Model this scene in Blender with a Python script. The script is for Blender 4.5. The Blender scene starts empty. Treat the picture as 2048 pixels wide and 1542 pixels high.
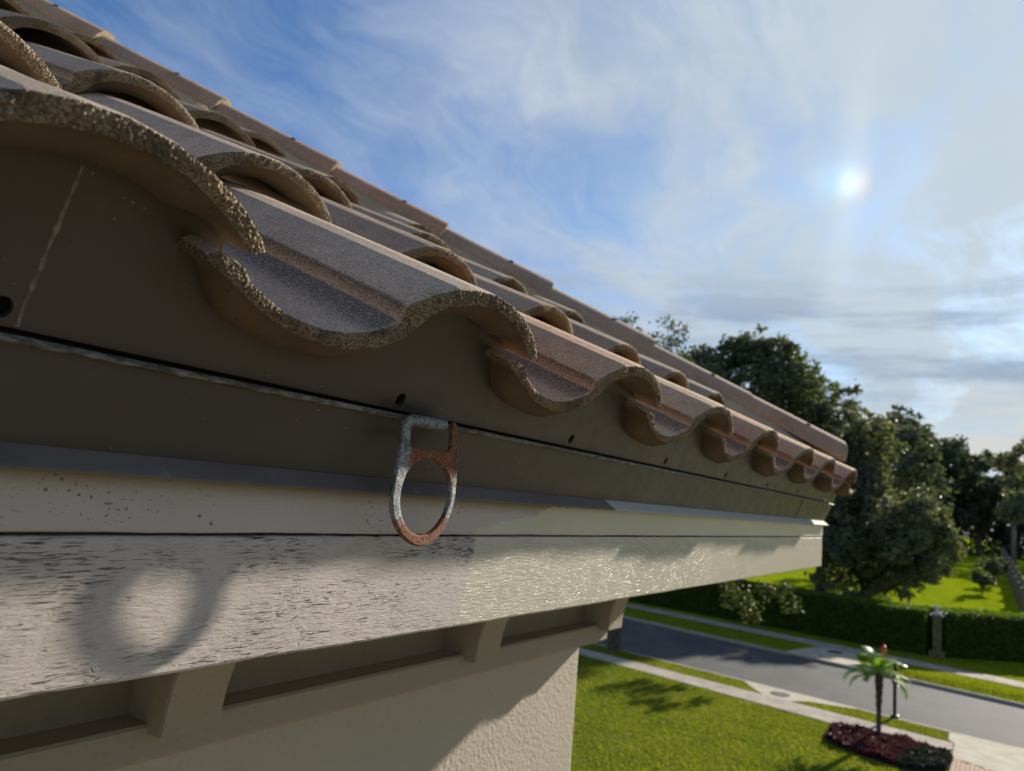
import bpy, bmesh, math, random
import numpy as np
from mathutils import Vector, Matrix, noise

random.seed(7)
rng = np.random.default_rng(7)
SC = bpy.context.scene
COL = SC.collection
EYE = 6.5                                   # camera height over the street level lawn

# ------------------------------------------------------------------ camera
cd = bpy.data.cameras.new('camera')
cam = bpy.data.objects.new('camera', cd)
COL.objects.link(cam)
RIGHT = Vector((0.5462, -0.8331, 0.0873)); DOWN = Vector((0.1719, 0.0095, -0.9851)); FWD = Vector((0.8198, 0.5530, 0.1484))
FWD.normalize(); RIGHT = (RIGHT - FWD * RIGHT.dot(FWD)).normalized(); UP = RIGHT.cross(FWD)
cam.matrix_world = Matrix(((RIGHT.x, UP.x, -FWD.x, 0), (RIGHT.y, UP.y, -FWD.y, 0), (RIGHT.z, UP.z, -FWD.z, EYE), (0, 0, 0, 1)))
cd.sensor_width = 36.0
cd.lens = 1450.0 / 2048.0 * 36.0
cd.clip_start = 0.01
cd.clip_end = 3000.0
cd.dof.use_dof = True
cd.dof.focus_distance = 0.60
cd.dof.aperture_fstop = 10.0
SC.camera = cam

# ------------------------------------------------------------------ sun, sky, exposure
SUN_AZ, SUN_EL = math.radians(-10.2), math.radians(20.8)     # azimuth from +X
SUN = Vector((math.cos(SUN_EL) * math.cos(SUN_AZ), math.cos(SUN_EL) * math.sin(SUN_AZ), math.sin(SUN_EL)))
sl = bpy.data.lights.new('sun', 'SUN')
sl.energy = 5.0; sl.angle = math.radians(1.0); sl.color = (1.0, 0.92, 0.80)
so = bpy.data.objects.new('sun', sl); COL.objects.link(so)
so.rotation_euler = SUN.to_track_quat('Z', 'Y').to_euler()
so.location = SUN * 60
vs = SC.view_settings
vs.view_transform = 'Standard'; vs.look = 'None'; vs.gamma = 1.0; vs.use_curve_mapping = False
vs.exposure = 1.05


class G:
    """small node-graph helper"""
    def __init__(s, nt): s.nt = nt; s.n = nt.nodes; s.l = nt.links
    def put(s, sock, v):
        if hasattr(v, 'is_output') or isinstance(v, bpy.types.NodeSocket): s.l.new(v, sock)
        else:
            if isinstance(v, (tuple, list)) and len(v) == 3 and sock.type == 'RGBA': v = (*v, 1.0)
            sock.default_value = v
    def node(s, t, props=None, **ins):
        nd = s.n.new('ShaderNode' + t)
        for k, v in (props or {}).items(): setattr(nd, k, v)
        for k, v in ins.items(): s.put(nd.inputs[k.replace('_', ' ')], v)
        return nd
    def math(s, op, a, b=0.0, clamp=False):
        nd = s.n.new('ShaderNodeMath'); nd.operation = op; nd.use_clamp = clamp
        s.put(nd.inputs[0], a); s.put(nd.inputs[1], b); return nd.outputs[0]
    def vec(s, op, a, b=None, scale=None):
        nd = s.n.new('ShaderNodeVectorMath'); nd.operation = op; s.put(nd.inputs[0], a)
        if b is not None: s.put(nd.inputs[1], b)
        if scale is not None: s.put(nd.inputs[3], scale)
        return nd.outputs['Value'] if op in ('DOT_PRODUCT', 'LENGTH', 'DISTANCE') else nd.outputs[0]
    def noise(s, v, scale, detail=3.0, rough=0.55, dist=0.0):
        nd = s.node('TexNoise', None, Vector=v, Scale=scale, Detail=detail, Roughness=rough, Distortion=dist)
        return nd.outputs['Fac']
    def voro(s, v, scale, feature='F1', rand=1.0):
        nd = s.node('TexVoronoi', {'feature': feature}, Vector=v, Scale=scale, Randomness=rand)
        return nd.outputs['Distance']
    def mapping(s, v, scale=(1, 1, 1), loc=(0, 0, 0), rot=(0, 0, 0)):
        return s.node('Mapping', None, Vector=v, Scale=scale, Location=loc, Rotation=rot).outputs[0]
    def ramp(s, v, a, b, lo=0.0, hi=1.0, smooth=True):
        nd = s.node('MapRange', {'interpolation_type': 'SMOOTHSTEP' if smooth else 'LINEAR'})
        s.put(nd.inputs[0], v); s.put(nd.inputs[1], a); s.put(nd.inputs[2], b); s.put(nd.inputs[3], lo); s.put(nd.inputs[4], hi)
        return nd.outputs[0]
    def mix(s, f, a, b, blend='MIX'):
        nd = s.node('Mix', {'data_type': 'RGBA', 'blend_type': blend})
        s.put(nd.inputs[0], f); s.put(nd.inputs[6], a); s.put(nd.inputs[7], b); return nd.outputs[2]
    def sep(s, v):
        nd = s.node('SeparateXYZ', None, Vector=v); return nd.outputs
    def comb(s, x=0.0, y=0.0, z=0.0):
        nd = s.node('CombineXYZ', None, X=x, Y=y, Z=z); return nd.outputs[0]
    def bump(s, h, strength=0.5, dist=0.001, normal=None):
        nd = s.node('Bump', None, Height=h, Strength=strength, Distance=dist)
        if normal is not None: s.put(nd.inputs['Normal'], normal)
        return nd.outputs[0]
    def coord(s, which='Object'):
        return s.node('TexCoord').outputs[which]


def mat(name):
    m = bpy.data.materials.new(name); m.use_nodes = True
    m.node_tree.nodes.clear()
    return m, G(m.node_tree)

def finish(m, g, shader):
    out = g.node('OutputMaterial'); g.l.new(shader, out.inputs['Surface']); return m

def principled(m, g, color, rough=0.8, normal=None, metal=0.0, spec=0.5):
    p = g.node('BsdfPrincipled')
    g.put(p.inputs['Base Color'], color); g.put(p.inputs['Roughness'], rough); g.put(p.inputs['Metallic'], metal)
    g.put(p.inputs['Specular IOR Level'], spec)
    if normal is not None: g.put(p.inputs['Normal'], normal)
    return finish(m, g, p.outputs[0])


# ---- world: Nishita sky under streaked high cloud, brighter towards the sun, with the sundog
w = bpy.data.worlds.new('World'); SC.world = w; w.use_nodes = True
w.node_tree.nodes.clear(); g = G(w.node_tree)
d = g.vec('NORMALIZE', g.coord('Generated'))
sky = g.node('TexSky', {'sky_type': 'NISHITA', 'sun_disc': False, 'sun_elevation': SUN_EL,
                        'sun_rotation': math.pi / 2 - SUN_AZ, 'altitude': 20.0, 'air_density': 1.0, 'dust_density': 0.6, 'ozone_density': 2.5})
g.put(sky.inputs[0], d) if len(sky.inputs) else None
sx, sy, sz = g.sep(d)[:3]
zc = g.math('MAXIMUM', sz, 0.0)
inv = g.math('DIVIDE', 1.0, g.math('ADD', zc, 0.16))
pl = g.comb(g.math('MULTIPLY', sx, inv), g.math('MULTIPLY', sy, inv), 0.0)
toSun = g.vec('DOT_PRODUCT', d, tuple(SUN))
warp = g.node('TexNoise', None, Vector=pl, Scale=0.9, Detail=4.0, Roughness=0.55).outputs['Color']
plw = g.vec('ADD', pl, g.vec('SCALE', g.vec('SUBTRACT', warp, (0.5, 0.5, 0.5)), scale=0.9))
st1 = g.noise(g.mapping(plw, scale=(0.50, 1.7, 1), rot=(0, 0, math.radians(12))), 2.0, 9.0, 0.60)
st2 = g.noise(g.mapping(plw, scale=(1.0, 1.1, 1), loc=(3.1, 1.7, 0), rot=(0, 0, math.radians(-35))), 1.3, 8.0, 0.58)
st3 = g.noise(g.mapping(plw, scale=(0.16, 2.6, 1), loc=(0.3, 5.2, 0), rot=(0, 0, math.radians(8))), 2.6, 6.0, 0.55)
veil = g.ramp(toSun, 0.52, 0.97, 0.0, 1.0)
k1 = g.ramp(st1, 0.36, 0.68); k2 = g.ramp(st2, 0.34, 0.66); k3 = g.ramp(st3, 0.36, 0.66)
cl = g.math('ADD', g.math('MULTIPLY', k1, 0.42), g.math('ADD', g.math('MULTIPLY', k2, 0.36), g.math('MULTIPLY', k3, 0.20)))
cl = g.math('ADD', cl, g.math('MULTIPLY', veil, 0.50))
cl = g.math('ADD', cl, g.ramp(sz, 0.45, 0.05, 0.0, 0.12))
cover = g.ramp(cl, 0.20, 1.0, 0.03, 0.97, False)
# low banded cloud near the horizon
az = g.math('ARCTAN2', sy, sx)
hb = g.noise(g.comb(g.math('MULTIPLY', az, 2.6), g.math('MULTIPLY', sz, 15.0), 3.3), 1.6, 6.0, 0.55)
band = g.math('MULTIPLY', g.ramp(hb, 0.40, 0.62), g.math('MULTIPLY', g.ramp(sz, 0.34, 0.24), g.ramp(sz, 0.12, 0.19)))
thick = g.noise(g.mapping(plw, scale=(0.8, 1.3, 1), loc=(7.7, 0.4, 0)), 2.6, 5.0, 0.55)
ccol = g.mix(g.ramp(thick, 0.35, 0.68), (4.0, 4.9, 6.6), (6.0, 6.9, 8.2))
ccol = g.mix(g.ramp(toSun, 0.62, 0.97, 0.0, 0.85), ccol, (6.5, 7.6, 8.3))
skyc = g.mix(1.0, sky.outputs[0], (0.86, 1.22, 1.62), 'MULTIPLY')
c = g.mix(cover, skyc, ccol)
c = g.mix(g.math('MULTIPLY', band, 0.75), c, (3.2, 4.2, 5.7))
warm = g.math('MULTIPLY', g.ramp(sz, 0.185, 0.12), g.ramp(hb, 0.66, 0.40))
c = g.mix(g.math('MULTIPLY', warm, 0.8), c, (8.3, 7.6, 6.5))
# parhelion: white core, red rim on the side of the sun, bluish tail away from it
DOG = Vector((0.9015, 0.1423, 0.4084)).normalized()
sideS = (SUN - DOG * SUN.dot(DOG)).normalized(); upS = DOG.cross(sideS)
du = g.vec('DOT_PRODUCT', d, tuple(sideS)); dv = g.vec('DOT_PRODUCT', d, tuple(upS)); front = g.ramp(g.vec('DOT_PRODUCT', d, tuple(DOG)), 0.5, 0.8)
def blob(u0, ru, rv):
    a = g.math('POWER', g.math('DIVIDE', g.math('SUBTRACT', du, u0), ru), 2.0)
    b = g.math('POWER', g.math('DIVIDE', dv, rv), 2.0)
    return g.math('MULTIPLY', g.math('EXPONENT', g.math('MULTIPLY', g.math('ADD', a, b), -1.0)), front)
def addc(base, f, col): return g.mix(1.0, base, g.vec('SCALE', col, scale=f), 'ADD')
c = addc(c, blob(0.0, 0.012, 0.017), (3.4, 3.6, 3.4))
c = addc(c, blob(0.015, 0.007, 0.018), (2.4, 0.7, -0.6))
c = addc(c, blob(-0.020, 0.022, 0.022), (0.2, 1.2, 1.9))
c = addc(c, blob(-0.02, 0.09, 0.06), (0.3, 0.35, 0.35))
c = addc(c, blob(0.0, 0.018, 0.13), (0.8, 0.8, 0.7))
bg = g.node('Background', None, Color=c, Strength=0.043)
g.l.new(bg.outputs[0], g.node('OutputWorld').inputs[0])

# ------------------------------------------------------------------ object helpers
def link(o): COL.objects.link(o); return o

def setp(o, label=None, cat=None, group=None, kind=None):
    if label: o['label'] = label
    if cat: o['category'] = cat
    if group: o['group'] = group
    if kind: o['kind'] = kind
    return o

def attach(o, parent):
    if parent is not None:
        o.parent = parent
        m = Matrix.Identity(4); p = parent
        while p is not None:
            m = p.matrix_basis @ m if p.parent is None else p.matrix_parent_inverse @ p.matrix_basis @ m
            p = p.parent
        o.matrix_parent_inverse = m.inverted()
    return o

def obj(name, me, parent=None, mats=None):
    o = bpy.data.objects.new(name, me)
    if mats is not None:
        for m in (mats if isinstance(mats, (list, tuple)) else [mats]): me.materials.append(m)
    link(o); attach(o, parent); return o

def empty(name, loc):
    o = bpy.data.objects.new(name, None); o.location = loc; o.empty_display_size = 0.1
    return link(o)

def mesh_np(name, V, F, smooth=False, mi=None):
    """V (n,3); F (m,k) equal sized faces"""
    V = np.asarray(V, np.float32); F = np.asarray(F, np.int32)
    me = bpy.data.meshes.new(name)
    me.vertices.add(len(V)); me.vertices.foreach_set('co', V.ravel())
    k = F.shape[1]
    me.loops.add(F.size); me.loops.foreach_set('vertex_index', F.ravel())
    me.polygons.add(len(F)); me.polygons.foreach_set('loop_start', np.arange(len(F), dtype=np.int32) * k)
    if mi is not None: me.polygons.foreach_set('material_index', np.asarray(mi, np.int32))
    me.polygons.foreach_set('use_smooth', np.full(len(F), smooth))
    me.update(calc_edges=True); me.validate()
    return me

def mesh_py(name, V, F, smooth=False):
    me = bpy.data.meshes.new(name); me.from_pydata([tuple(v) for v in V], [], F)
    if smooth: me.polygons.foreach_set('use_smooth', [True] * len(me.polygons))
    me.update(); return me

def bm_mesh(name, bm, smooth=False, recalc=True):
    if recalc: bmesh.ops.recalc_face_normals(bm, faces=bm.faces)
    me = bpy.data.meshes.new(name); bm.to_mesh(me); bm.free()
    if smooth: me.polygons.foreach_set('use_smooth', [True] * len(me.polygons))
    return me

def bm_box(bm, lo, hi, bev=0.0):
    r = bmesh.ops.create_cube(bm, size=1.0)
    for v in r['verts']:
        v.co = Vector([lo[i] + (v.co[i] + 0.5) * (hi[i] - lo[i]) for i in range(3)])
    if bev > 0:
        es = list({e for v in r['verts'] for e in v.link_edges})
        bmesh.ops.bevel(bm, geom=es, offset=bev, segments=2, affect='EDGES', profile=0.5)

def box_mesh(name, lo, hi, bev=0.0):
    bm = bmesh.new(); bm_box(bm, lo, hi, bev); return bm_mesh(name, bm)

def bm_tube(bm, pts, rad, n=8, cap=True, closed=False):
    pts = [Vector(p) for p in pts]; N = len(pts)
    rad = rad if isinstance(rad, (list, tuple)) else [rad] * N
    rings = []; up = None
    for i, p in enumerate(pts):
        a = pts[(i - 1) % N] if (closed or i > 0) else p
        b = pts[(i + 1) % N] if (closed or i < N - 1) else p
        t = (b - a).normalized()
        if up is None: up = Vector((0, 0, 1)) if abs(t.z) < 0.9 else Vector((1, 0, 0))
        s = t.cross(up).normalized(); u = s.cross(t).normalized(); up = u
        rings.append([bm.verts.new(p + (s * math.cos(2 * math.pi * k / n) + u * math.sin(2 * math.pi * k / n)) * rad[i]) for k in range(n)])
    for i in range(N if closed else N - 1):
        A, B = rings[i], rings[(i + 1) % N]
        for k in range(n): bm.faces.new((A[k], A[(k + 1) % n], B[(k + 1) % n], B[k]))
    if cap and not closed:
        bm.faces.new(rings[0][::-1]); bm.faces.new(rings[-1])

def bm_lathe(bm, prof, n=16, origin=(0, 0, 0)):
    o = Vector(origin); rings = []
    for r, z in prof:
        rings.append([bm.verts.new(o + Vector((r * math.cos(2 * math.pi * k / n), r * math.sin(2 * math.pi * k / n), z))) for k in range(n)])
    for A, B in zip(rings, rings[1:]):
        for k in range(n): bm.faces.new((A[k], A[(k + 1) % n], B[(k + 1) % n], B[k]))
    bm.faces.new(rings[0][::-1]); bm.faces.new(rings[-1])

def sheet(name, pts, z, m, parent=None, thick=0.0, kind='structure'):
    bm = bmesh.new()
    f = bm.faces.new([bm.verts.new((x, y, z)) for x, y in pts])
    if f.normal.z < 0 or f.calc_area() and (f.normal_update() or f.normal.z < 0): f.normal_flip()
    if thick:
        r = bmesh.ops.extrude_face_region(bm, geom=[f])
        for v in r['geom']:
            if isinstance(v, bmesh.types.BMVert): v.co.z += thick
    bmesh.ops.triangulate(bm, faces=[q for q in bm.faces if len(q.verts) > 4])
    o = obj(name, bm_mesh(name, bm), parent, m)
    if kind and parent is None: o['kind'] = kind
    return o

# ------------------------------------------------------------------ materials
def fab_tile(name, core):
    m, g = mat(name)
    oi = g.node('ObjectInfo'); base = oi.outputs['Color']
    co = g.vec('ADD', g.coord('Object'), g.vec('SCALE', (13.0, 7.0, 5.0), scale=oi.outputs['Random']))
    n1 = g.noise(co, 9.0, 4.0, 0.6); n2 = g.noise(co, 45.0, 4.0, 0.65); n3 = g.noise(co, 640.0, 3.0, 0.7); n4 = g.noise(co, 1300.0, 2.0, 0.6)
    if core:
        tan = g.mix(0.22, (0.335, 0.275, 0.195), base)
        c = g.mix(g.ramp(n1, 0.35, 0.65), tan, g.mix(0.42, tan, (0.36, 0.215, 0.10)))
        c = g.mix(g.ramp(n2, 0.50, 0.70), c, (0.13, 0.105, 0.078))
        c = g.mix(g.ramp(g.noise(co, 22.0, 4.0, 0.6), 0.52, 0.66, 0, 0.6), c, (0.085, 0.078, 0.066))
        c = g.mix(g.ramp(n2, 0.34, 0.22), c, (0.46, 0.385, 0.26))
        vg = g.voro(co, 520.0)
        c = g.mix(g.ramp(vg, 0.42, 0.80, 0, 0.8), c, (0.09, 0.066, 0.042))
        c = g.mix(g.ramp(n3, 0.55, 0.68, 0, 0.6), c, (0.07, 0.05, 0.035))
        h = g.math('ADD', g.math('MULTIPLY', n3, 0.5), g.math('ADD', g.math('MULTIPLY', n2, 0.8), g.math('MULTIPLY', vg, -1.3)))
        return principled(m, g, c, 0.93, g.bump(h, 1.0, 0.0024), spec=0.2)
    ux, uw = g.sep(g.coord('Object'))[:2]
    # shade of the steep pan wall, painted into the tile colour
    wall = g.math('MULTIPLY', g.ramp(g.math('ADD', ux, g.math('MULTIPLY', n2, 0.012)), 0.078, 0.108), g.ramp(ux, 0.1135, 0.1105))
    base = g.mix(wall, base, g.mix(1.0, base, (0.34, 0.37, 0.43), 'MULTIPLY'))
    chip = g.ramp(g.math('ADD', uw, g.math('MULTIPLY', g.math('SUBTRACT', n2, 0.5), 0.02)), 0.006, 0.001)
    base = g.mix(g.math('MULTIPLY', chip, 0.7), base, (0.40, 0.32, 0.21))
    c = g.mix(g.ramp(n1, 0.34, 0.66, 0, 0.55), base, g.mix(1.0, base, (0.62, 0.57, 0.58), 'MULTIPLY'))
    c = g.mix(g.ramp(n2, 0.50, 0.72, 0, 0.5), c, g.mix(1.0, base, (1.28, 1.25, 1.22), 'MULTIPLY'))
    c = g.mix(g.ramp(n3, 0.54, 0.66, 0, 0.75), c, (0.60, 0.53, 0.45))
    c = g.mix(g.ramp(n3, 0.47, 0.36, 0, 0.8), c, (0.06, 0.048, 0.042))
    h = g.math('ADD', n3, g.math('MULTIPLY', n4, 0.6))
    return principled(m, g, c, 0.92, g.bump(h, 0.55, 0.0009), spec=0.25)

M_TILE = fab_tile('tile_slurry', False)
M_CORE = fab_tile('tile_core', True)

def fab_under():
    m, g = mat('tile_underside'); co = g.coord('Object')
    n1 = g.noise(co, 14.0, 4.0, 0.6); n2 = g.noise(co, 160.0, 4.0, 0.7); n3 = g.voro(co, 190.0)
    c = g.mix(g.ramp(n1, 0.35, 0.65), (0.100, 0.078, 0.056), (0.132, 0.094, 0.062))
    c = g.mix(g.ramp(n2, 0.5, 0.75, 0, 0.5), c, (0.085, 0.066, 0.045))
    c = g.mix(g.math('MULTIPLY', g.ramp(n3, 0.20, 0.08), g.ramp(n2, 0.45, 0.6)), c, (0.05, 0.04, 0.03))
    return principled(m, g, c, 0.9, g.bump(n2, 0.4, 0.001), spec=0.25)
M_UNDER = fab_under()

def fab_mortar():
    m, g = mat('mortar'); co = g.coord('Object')
    n1 = g.noise(co, 6.0, 4.0, 0.6); n2 = g.noise(co, 70.0, 5.0, 0.7); n3 = g.noise(co, 350.0, 2.0)
    c = g.mix(g.ramp(n1, 0.35, 0.65), (0.33, 0.235, 0.150), (0.41, 0.295, 0.190))
    c = g.mix(g.ramp(n2, 0.55, 0.75, 0, 0.6), c, (0.15, 0.125, 0.10))
    return principled(m, g, c, 0.95, g.bump(g.math('ADD', n2, g.math('MULTIPLY', n3, 0.5)), 0.7, 0.004), spec=0.15)
M_MORTAR = fab_mortar()

def fab_metal():
    """dark bronze coil-coated sheet with dust specks"""
    m, g = mat('bronze_sheet'); co = g.coord('Object')
    n1 = g.noise(co, 3.0, 3.0); n2 = g.noise(co, 38.0, 5.0, 0.7); sp = g.voro(co, 140.0); spm = g.noise(co, 30.0, 2.0)
    c = g.mix(g.ramp(n1, 0.35, 0.65), (0.050, 0.039, 0.036), (0.062, 0.049, 0.045))
    c = g.mix(g.ramp(n2, 0.56, 0.80, 0, 0.30), c, (0.13, 0.11, 0.09))
    speck = g.math('MULTIPLY', g.ramp(sp, 0.10, 0.04), g.ramp(spm, 0.50, 0.62))
    c = g.mix(g.math('MULTIPLY', speck, 0.8), c, (0.40, 0.36, 0.31))
    r = g.ramp(n2, 0.3, 0.7, 0.34, 0.48)
    return principled(m, g, c, r, g.bump(g.noise(co, 7.0, 2.0), 0.12, 0.004), spec=0.55)
M_METAL = fab_metal()

def fab_hem():
    m, g = mat('weathered_hem'); co = g.coord('Object')
    n = g.noise(g.mapping(co, scale=(1.0, 3.0, 3.0)), 90.0, 5.0, 0.7); n1 = g.noise(co, 9.0, 3.0)
    c = g.mix(g.ramp(n, 0.42, 0.62), (0.045, 0.045, 0.043), (0.20, 0.185, 0.165))
    c = g.mix(g.ramp(n1, 0.52, 0.66, 0, 0.7), c, (0.055, 0.05, 0.043))
    return principled(m, g, c, 0.5, g.bump(n, 0.5, 0.0008), spec=0.5)
M_HEM = fab_hem()

def fab_drip():
    """drip lip: bare bronze on the left, brushed over with house paint past x = 0.9 m"""
    m, g = mat('drip_lip'); co = g.coord('Object'); x, yy_ = g.sep(co)[:2]
    n = g.noise(co, 60.0, 5.0, 0.7); n1 = g.noise(co, 10.0, 3.0)
    dark = g.mix(g.ramp(n1, 0.4, 0.6), (0.125, 0.108, 0.098), (0.145, 0.128, 0.115))
    dark = g.mix(g.ramp(n, 0.60, 0.75, 0, 0.6), dark, (0.25, 0.22, 0.20))
    f = g.ramp(g.math('ADD', x, g.math('MULTIPLY', g.math('SUBTRACT', n1, 0.5), 0.10)), 0.895, 0.905)
    f = g.math('MULTIPLY', f, g.ramp(yy_, 0.46, 0.455))
    c = g.mix(f, dark, (0.44, 0.42, 0.39))
    return principled(m, g, c, g.ramp(f, 0.0, 1.0, 0.45, 0.85), g.bump(n1, 0.2, 0.002), spec=0.15)
M_DRIP = fab_drip()

def fab_paint(name, upper):
    """painted fascia timber: weathered and cracked on the left, freshly painted glossy on the right"""
    m, g = mat(name); co = g.coord('Object'); x, y, z = g.sep(co)[:3]
    nb = g.noise(co, 24.0, 5.0, 0.65); nl = g.noise(co, 5.0, 3.0)
    zz = g.math('SUBTRACT', z, EYE)
    if upper: edge = g.math('ADD', 0.60, g.math('MULTIPLY', g.math('MAXIMUM', g.math('ADD', zz, 0.0400), 0.0), 6.0))
    else: edge = g.math('ADD', 0.612, g.math('MULTIPLY', g.math('ADD', zz, 0.042), 0.24))
    new = g.ramp(g.math('SUBTRACT', g.math('ADD', x, g.math('MULTIPLY', g.math('SUBTRACT', nb, 0.5), 0.20 if upper else 0.014)), edge), -0.002, 0.006)
    # grain and cracks
    wv = g.vec('ADD', co, g.vec('SCALE', g.node('TexNoise', None, Vector=co, Scale=14.0, Detail=2.0).outputs['Color'], scale=0.006))
    grain = g.noise(g.mapping(wv, scale=(60, 60, 520)), 1.0, 4.0, 0.6)
    fine = g.noise(g.mapping(wv, scale=(260, 260, 900)), 1.0, 3.0, 0.6)
    lump = g.noise(g.mapping(co, scale=(130, 130, 330)), 1.0, 2.0, 0.5)
    dash = g.noise(g.mapping(wv, scale=(80, 80, 1450)), 1.0, 2.0, 0.5)
    cell = g.voro(g.mapping(wv, scale=(95, 95, 420)), 1.0, 'DISTANCE_TO_EDGE')
    old_area = g.ramp(g.noise(g.mapping(co, scale=(8, 8, 26), loc=(0.4, 0, 0.2)), 1.0, 3.0, 0.6), 0.38, 0.54)
    if upper:
        spots = g.math('MULTIPLY', g.ramp(g.noise(co, 330.0, 2.0), 0.63, 0.69), g.ramp(g.noise(co, 20.0, 3.0), 0.50, 0.62))
        crack = g.math('MULTIPLY', spots, 0.85)
        hb_ = g.math('ADD', g.math('MULTIPLY', grain, 0.10), g.math('MULTIPLY', crack, -0.6))
    else:
        lines = g.math('MULTIPLY', g.ramp(dash, 0.555, 0.60), g.ramp(g.noise(co, 60.0, 3.0), 0.36, 0.52))
        cr2 = g.math('MULTIPLY', g.ramp(cell, 0.045, 0.012), g.ramp(g.noise(co, 45.0, 2.0), 0.52, 0.62))
        crack = g.math('MULTIPLY', g.math('MAXIMUM', lines, g.math('MULTIPLY', cr2, 0.8)), g.math('ADD', 0.12, g.math('MULTIPLY', old_area, 0.88)))
        hb_ = g.math('ADD', g.math('ADD', g.math('MULTIPLY', grain, 0.9), g.math('MULTIPLY', lump, 0.5)), g.math('ADD', g.math('MULTIPLY', crack, -1.3), g.math('MULTIPLY', fine, 0.35)))
    oldc = g.mix(g.ramp(nl, 0.35, 0.65), (0.44, 0.38, 0.335), (0.49, 0.42, 0.37))
    oldc = g.mix(g.ramp(fine, 0.5, 0.72, 0, 0.35), oldc, (0.33, 0.285, 0.24))
    if upper:
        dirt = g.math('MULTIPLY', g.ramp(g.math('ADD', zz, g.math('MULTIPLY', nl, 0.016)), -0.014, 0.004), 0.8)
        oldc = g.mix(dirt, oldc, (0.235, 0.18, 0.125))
    oldc = g.mix(g.math('MULTIPLY', crack, 0.95), oldc, (0.030, 0.022, 0.020))
    newc = g.mix(g.ramp(nl, 0.35, 0.65), (0.485, 0.43, 0.345), (0.51, 0.455, 0.365))
    newc = g.mix(g.math('MULTIPLY', g.math('MULTIPLY', crack, g.ramp(nb, 0.55, 0.65)), 0.6), newc, (0.16, 0.13, 0.10))
    c = g.mix(new, oldc, newc)
    r = g.math('ADD', 0.72, g.math('MULTIPLY', new, -0.42))
    if not upper:
        hnew = g.math('ADD', g.math('MULTIPLY', grain, 1.5), g.math('ADD', g.math('MULTIPLY', fine, 0.4), g.math('MULTIPLY', lines, -0.5)))
        hb_ = g.math('ADD', g.math('MULTIPLY', hb_, g.math('SUBTRACT', 1.0, new)), g.math('MULTIPLY', g.math('MULTIPLY', hnew, new), 1.5))
    hn = g.math('ADD', g.math('MULTIPLY', hb_, g.math('SUBTRACT', 1.0, g.math('MULTIPLY', new, 0.35))), g.math('MULTIPLY', new, 0.25))
    return principled(m, g, c, r, g.bump(hn, 0.6, 0.0009 if not upper else 0.0008), spec=0.5)
M_BOARD = fab_paint('fascia_paint', False)
M_TRIM = fab_paint('fascia_trim_paint', True)

def fab_stucco(name, base, bump_d):
    m, g = mat(name); co = g.coord('Object')
    n1 = g.noise(co, 95.0, 5.0, 0.62); n2 = g.noise(co, 300.0, 3.0, 0.6); n3 = g.noise(co, 2.0, 3.0); v = g.voro(co, 120.0)
    c = g.mix(g.ramp(n3, 0.35, 0.65), base, tuple(q * 1.08 for q in base))
    c = g.mix(g.ramp(n1, 0.50, 0.74, 0, 0.35), c, tuple(q * 0.72 for q in base))
    h = g.math('ADD', n1, g.math('ADD', g.math('MULTIPLY', n2, 0.35), g.math('MULTIPLY', v, -0.5)))
    return principled(m, g, c, 0.9, g.bump(h, 0.8, bump_d), spec=0.25)
M_FRIEZE_SHADE = fab_stucco('frieze_shade_paint', (0.235, 0.190, 0.145), 0.0012)  # wall tone darkened to paint in the shade under the eave
M_STUCCO = fab_stucco('stucco', (0.44, 0.39, 0.31), 0.0024)
M_MOULD = fab_stucco('moulding_paint', (0.34, 0.292, 0.228), 0.0012)

def simple(name, col, rough=0.7, scale=20.0, amt=0.25, bump_d=0.002, metal=0.0, spec=0.4, strength=0.4):
    m, g = mat(name); co = g.coord('Object')
    n = g.noise(co, scale, 5.0, 0.65); n2 = g.noise(co, scale * 8, 3.0)
    c = g.mix(g.ramp(n, 0.3, 0.7), tuple(q * (1 - amt) for q in col), tuple(min(1, q * (1 + amt)) for q in col))
    return principled(m, g, c, rough, g.bump(g.math('ADD', n, g.math('MULTIPLY', n2, 0.3)), strength, bump_d), metal, spec)
M_DARK = simple('roof_felt', (0.02, 0.019, 0.018), 0.9)
M_CAULK = simple('grey_caulk', (0.19, 0.168, 0.148), 0.85, 150.0, 0.5, 0.002)
M_NAIL = simple('rusty_nail', (0.035, 0.026, 0.022), 0.8, 200.0)
M_CONC = simple('concrete', (0.29, 0.255, 0.21), 0.9, 1.3, 0.22, 0.003, spec=0.08)
M_CONC2 = simple('pale_concrete', (0.36, 0.325, 0.255), 0.9, 2.0, 0.14, 0.003, spec=0.08)
M_KERB = simple('kerb_concrete', (0.31, 0.285, 0.24), 0.9, 3.0, 0.15, 0.003, spec=0.08)
M_PAVER = simple('paver', (0.33, 0.215, 0.14), 0.9, 5.0, 0.3, 0.003)
M_BARK = simple('bark', (0.075, 0.058, 0.045), 0.95, 7.0, 0.45, 0.03, strength=0.8)
M_PALEBARK = simple('pale_bark', (0.15, 0.13, 0.11), 0.95, 5.0, 0.3, 0.02)
M_MULCH = simple('mulch', (0.045, 0.030, 0.024), 1.0, 18.0, 0.5, 0.03)
M_IRON = simple('dark_iron', (0.018, 0.018, 0.020), 0.5, 30.0, 0.2)
M_STONE = simple('column_stone', (0.17, 0.135, 0.115), 0.9, 8.0, 0.3, 0.01)
M_MOSSY = simple('mossy_stone', (0.11, 0.11, 0.045), 0.95, 6.0, 0.45, 0.02)
M_FINIAL = simple('finial_stone', (0.52, 0.50, 0.49), 0.8, 12.0, 0.15)
M_RED = simple('hydrant_red', (0.62, 0.085, 0.022), 0.45, 14.0, 0.2)
M_YEL = simple('hydrant_yellow', (0.62, 0.34, 0.035), 0.45, 14.0, 0.2)
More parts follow.
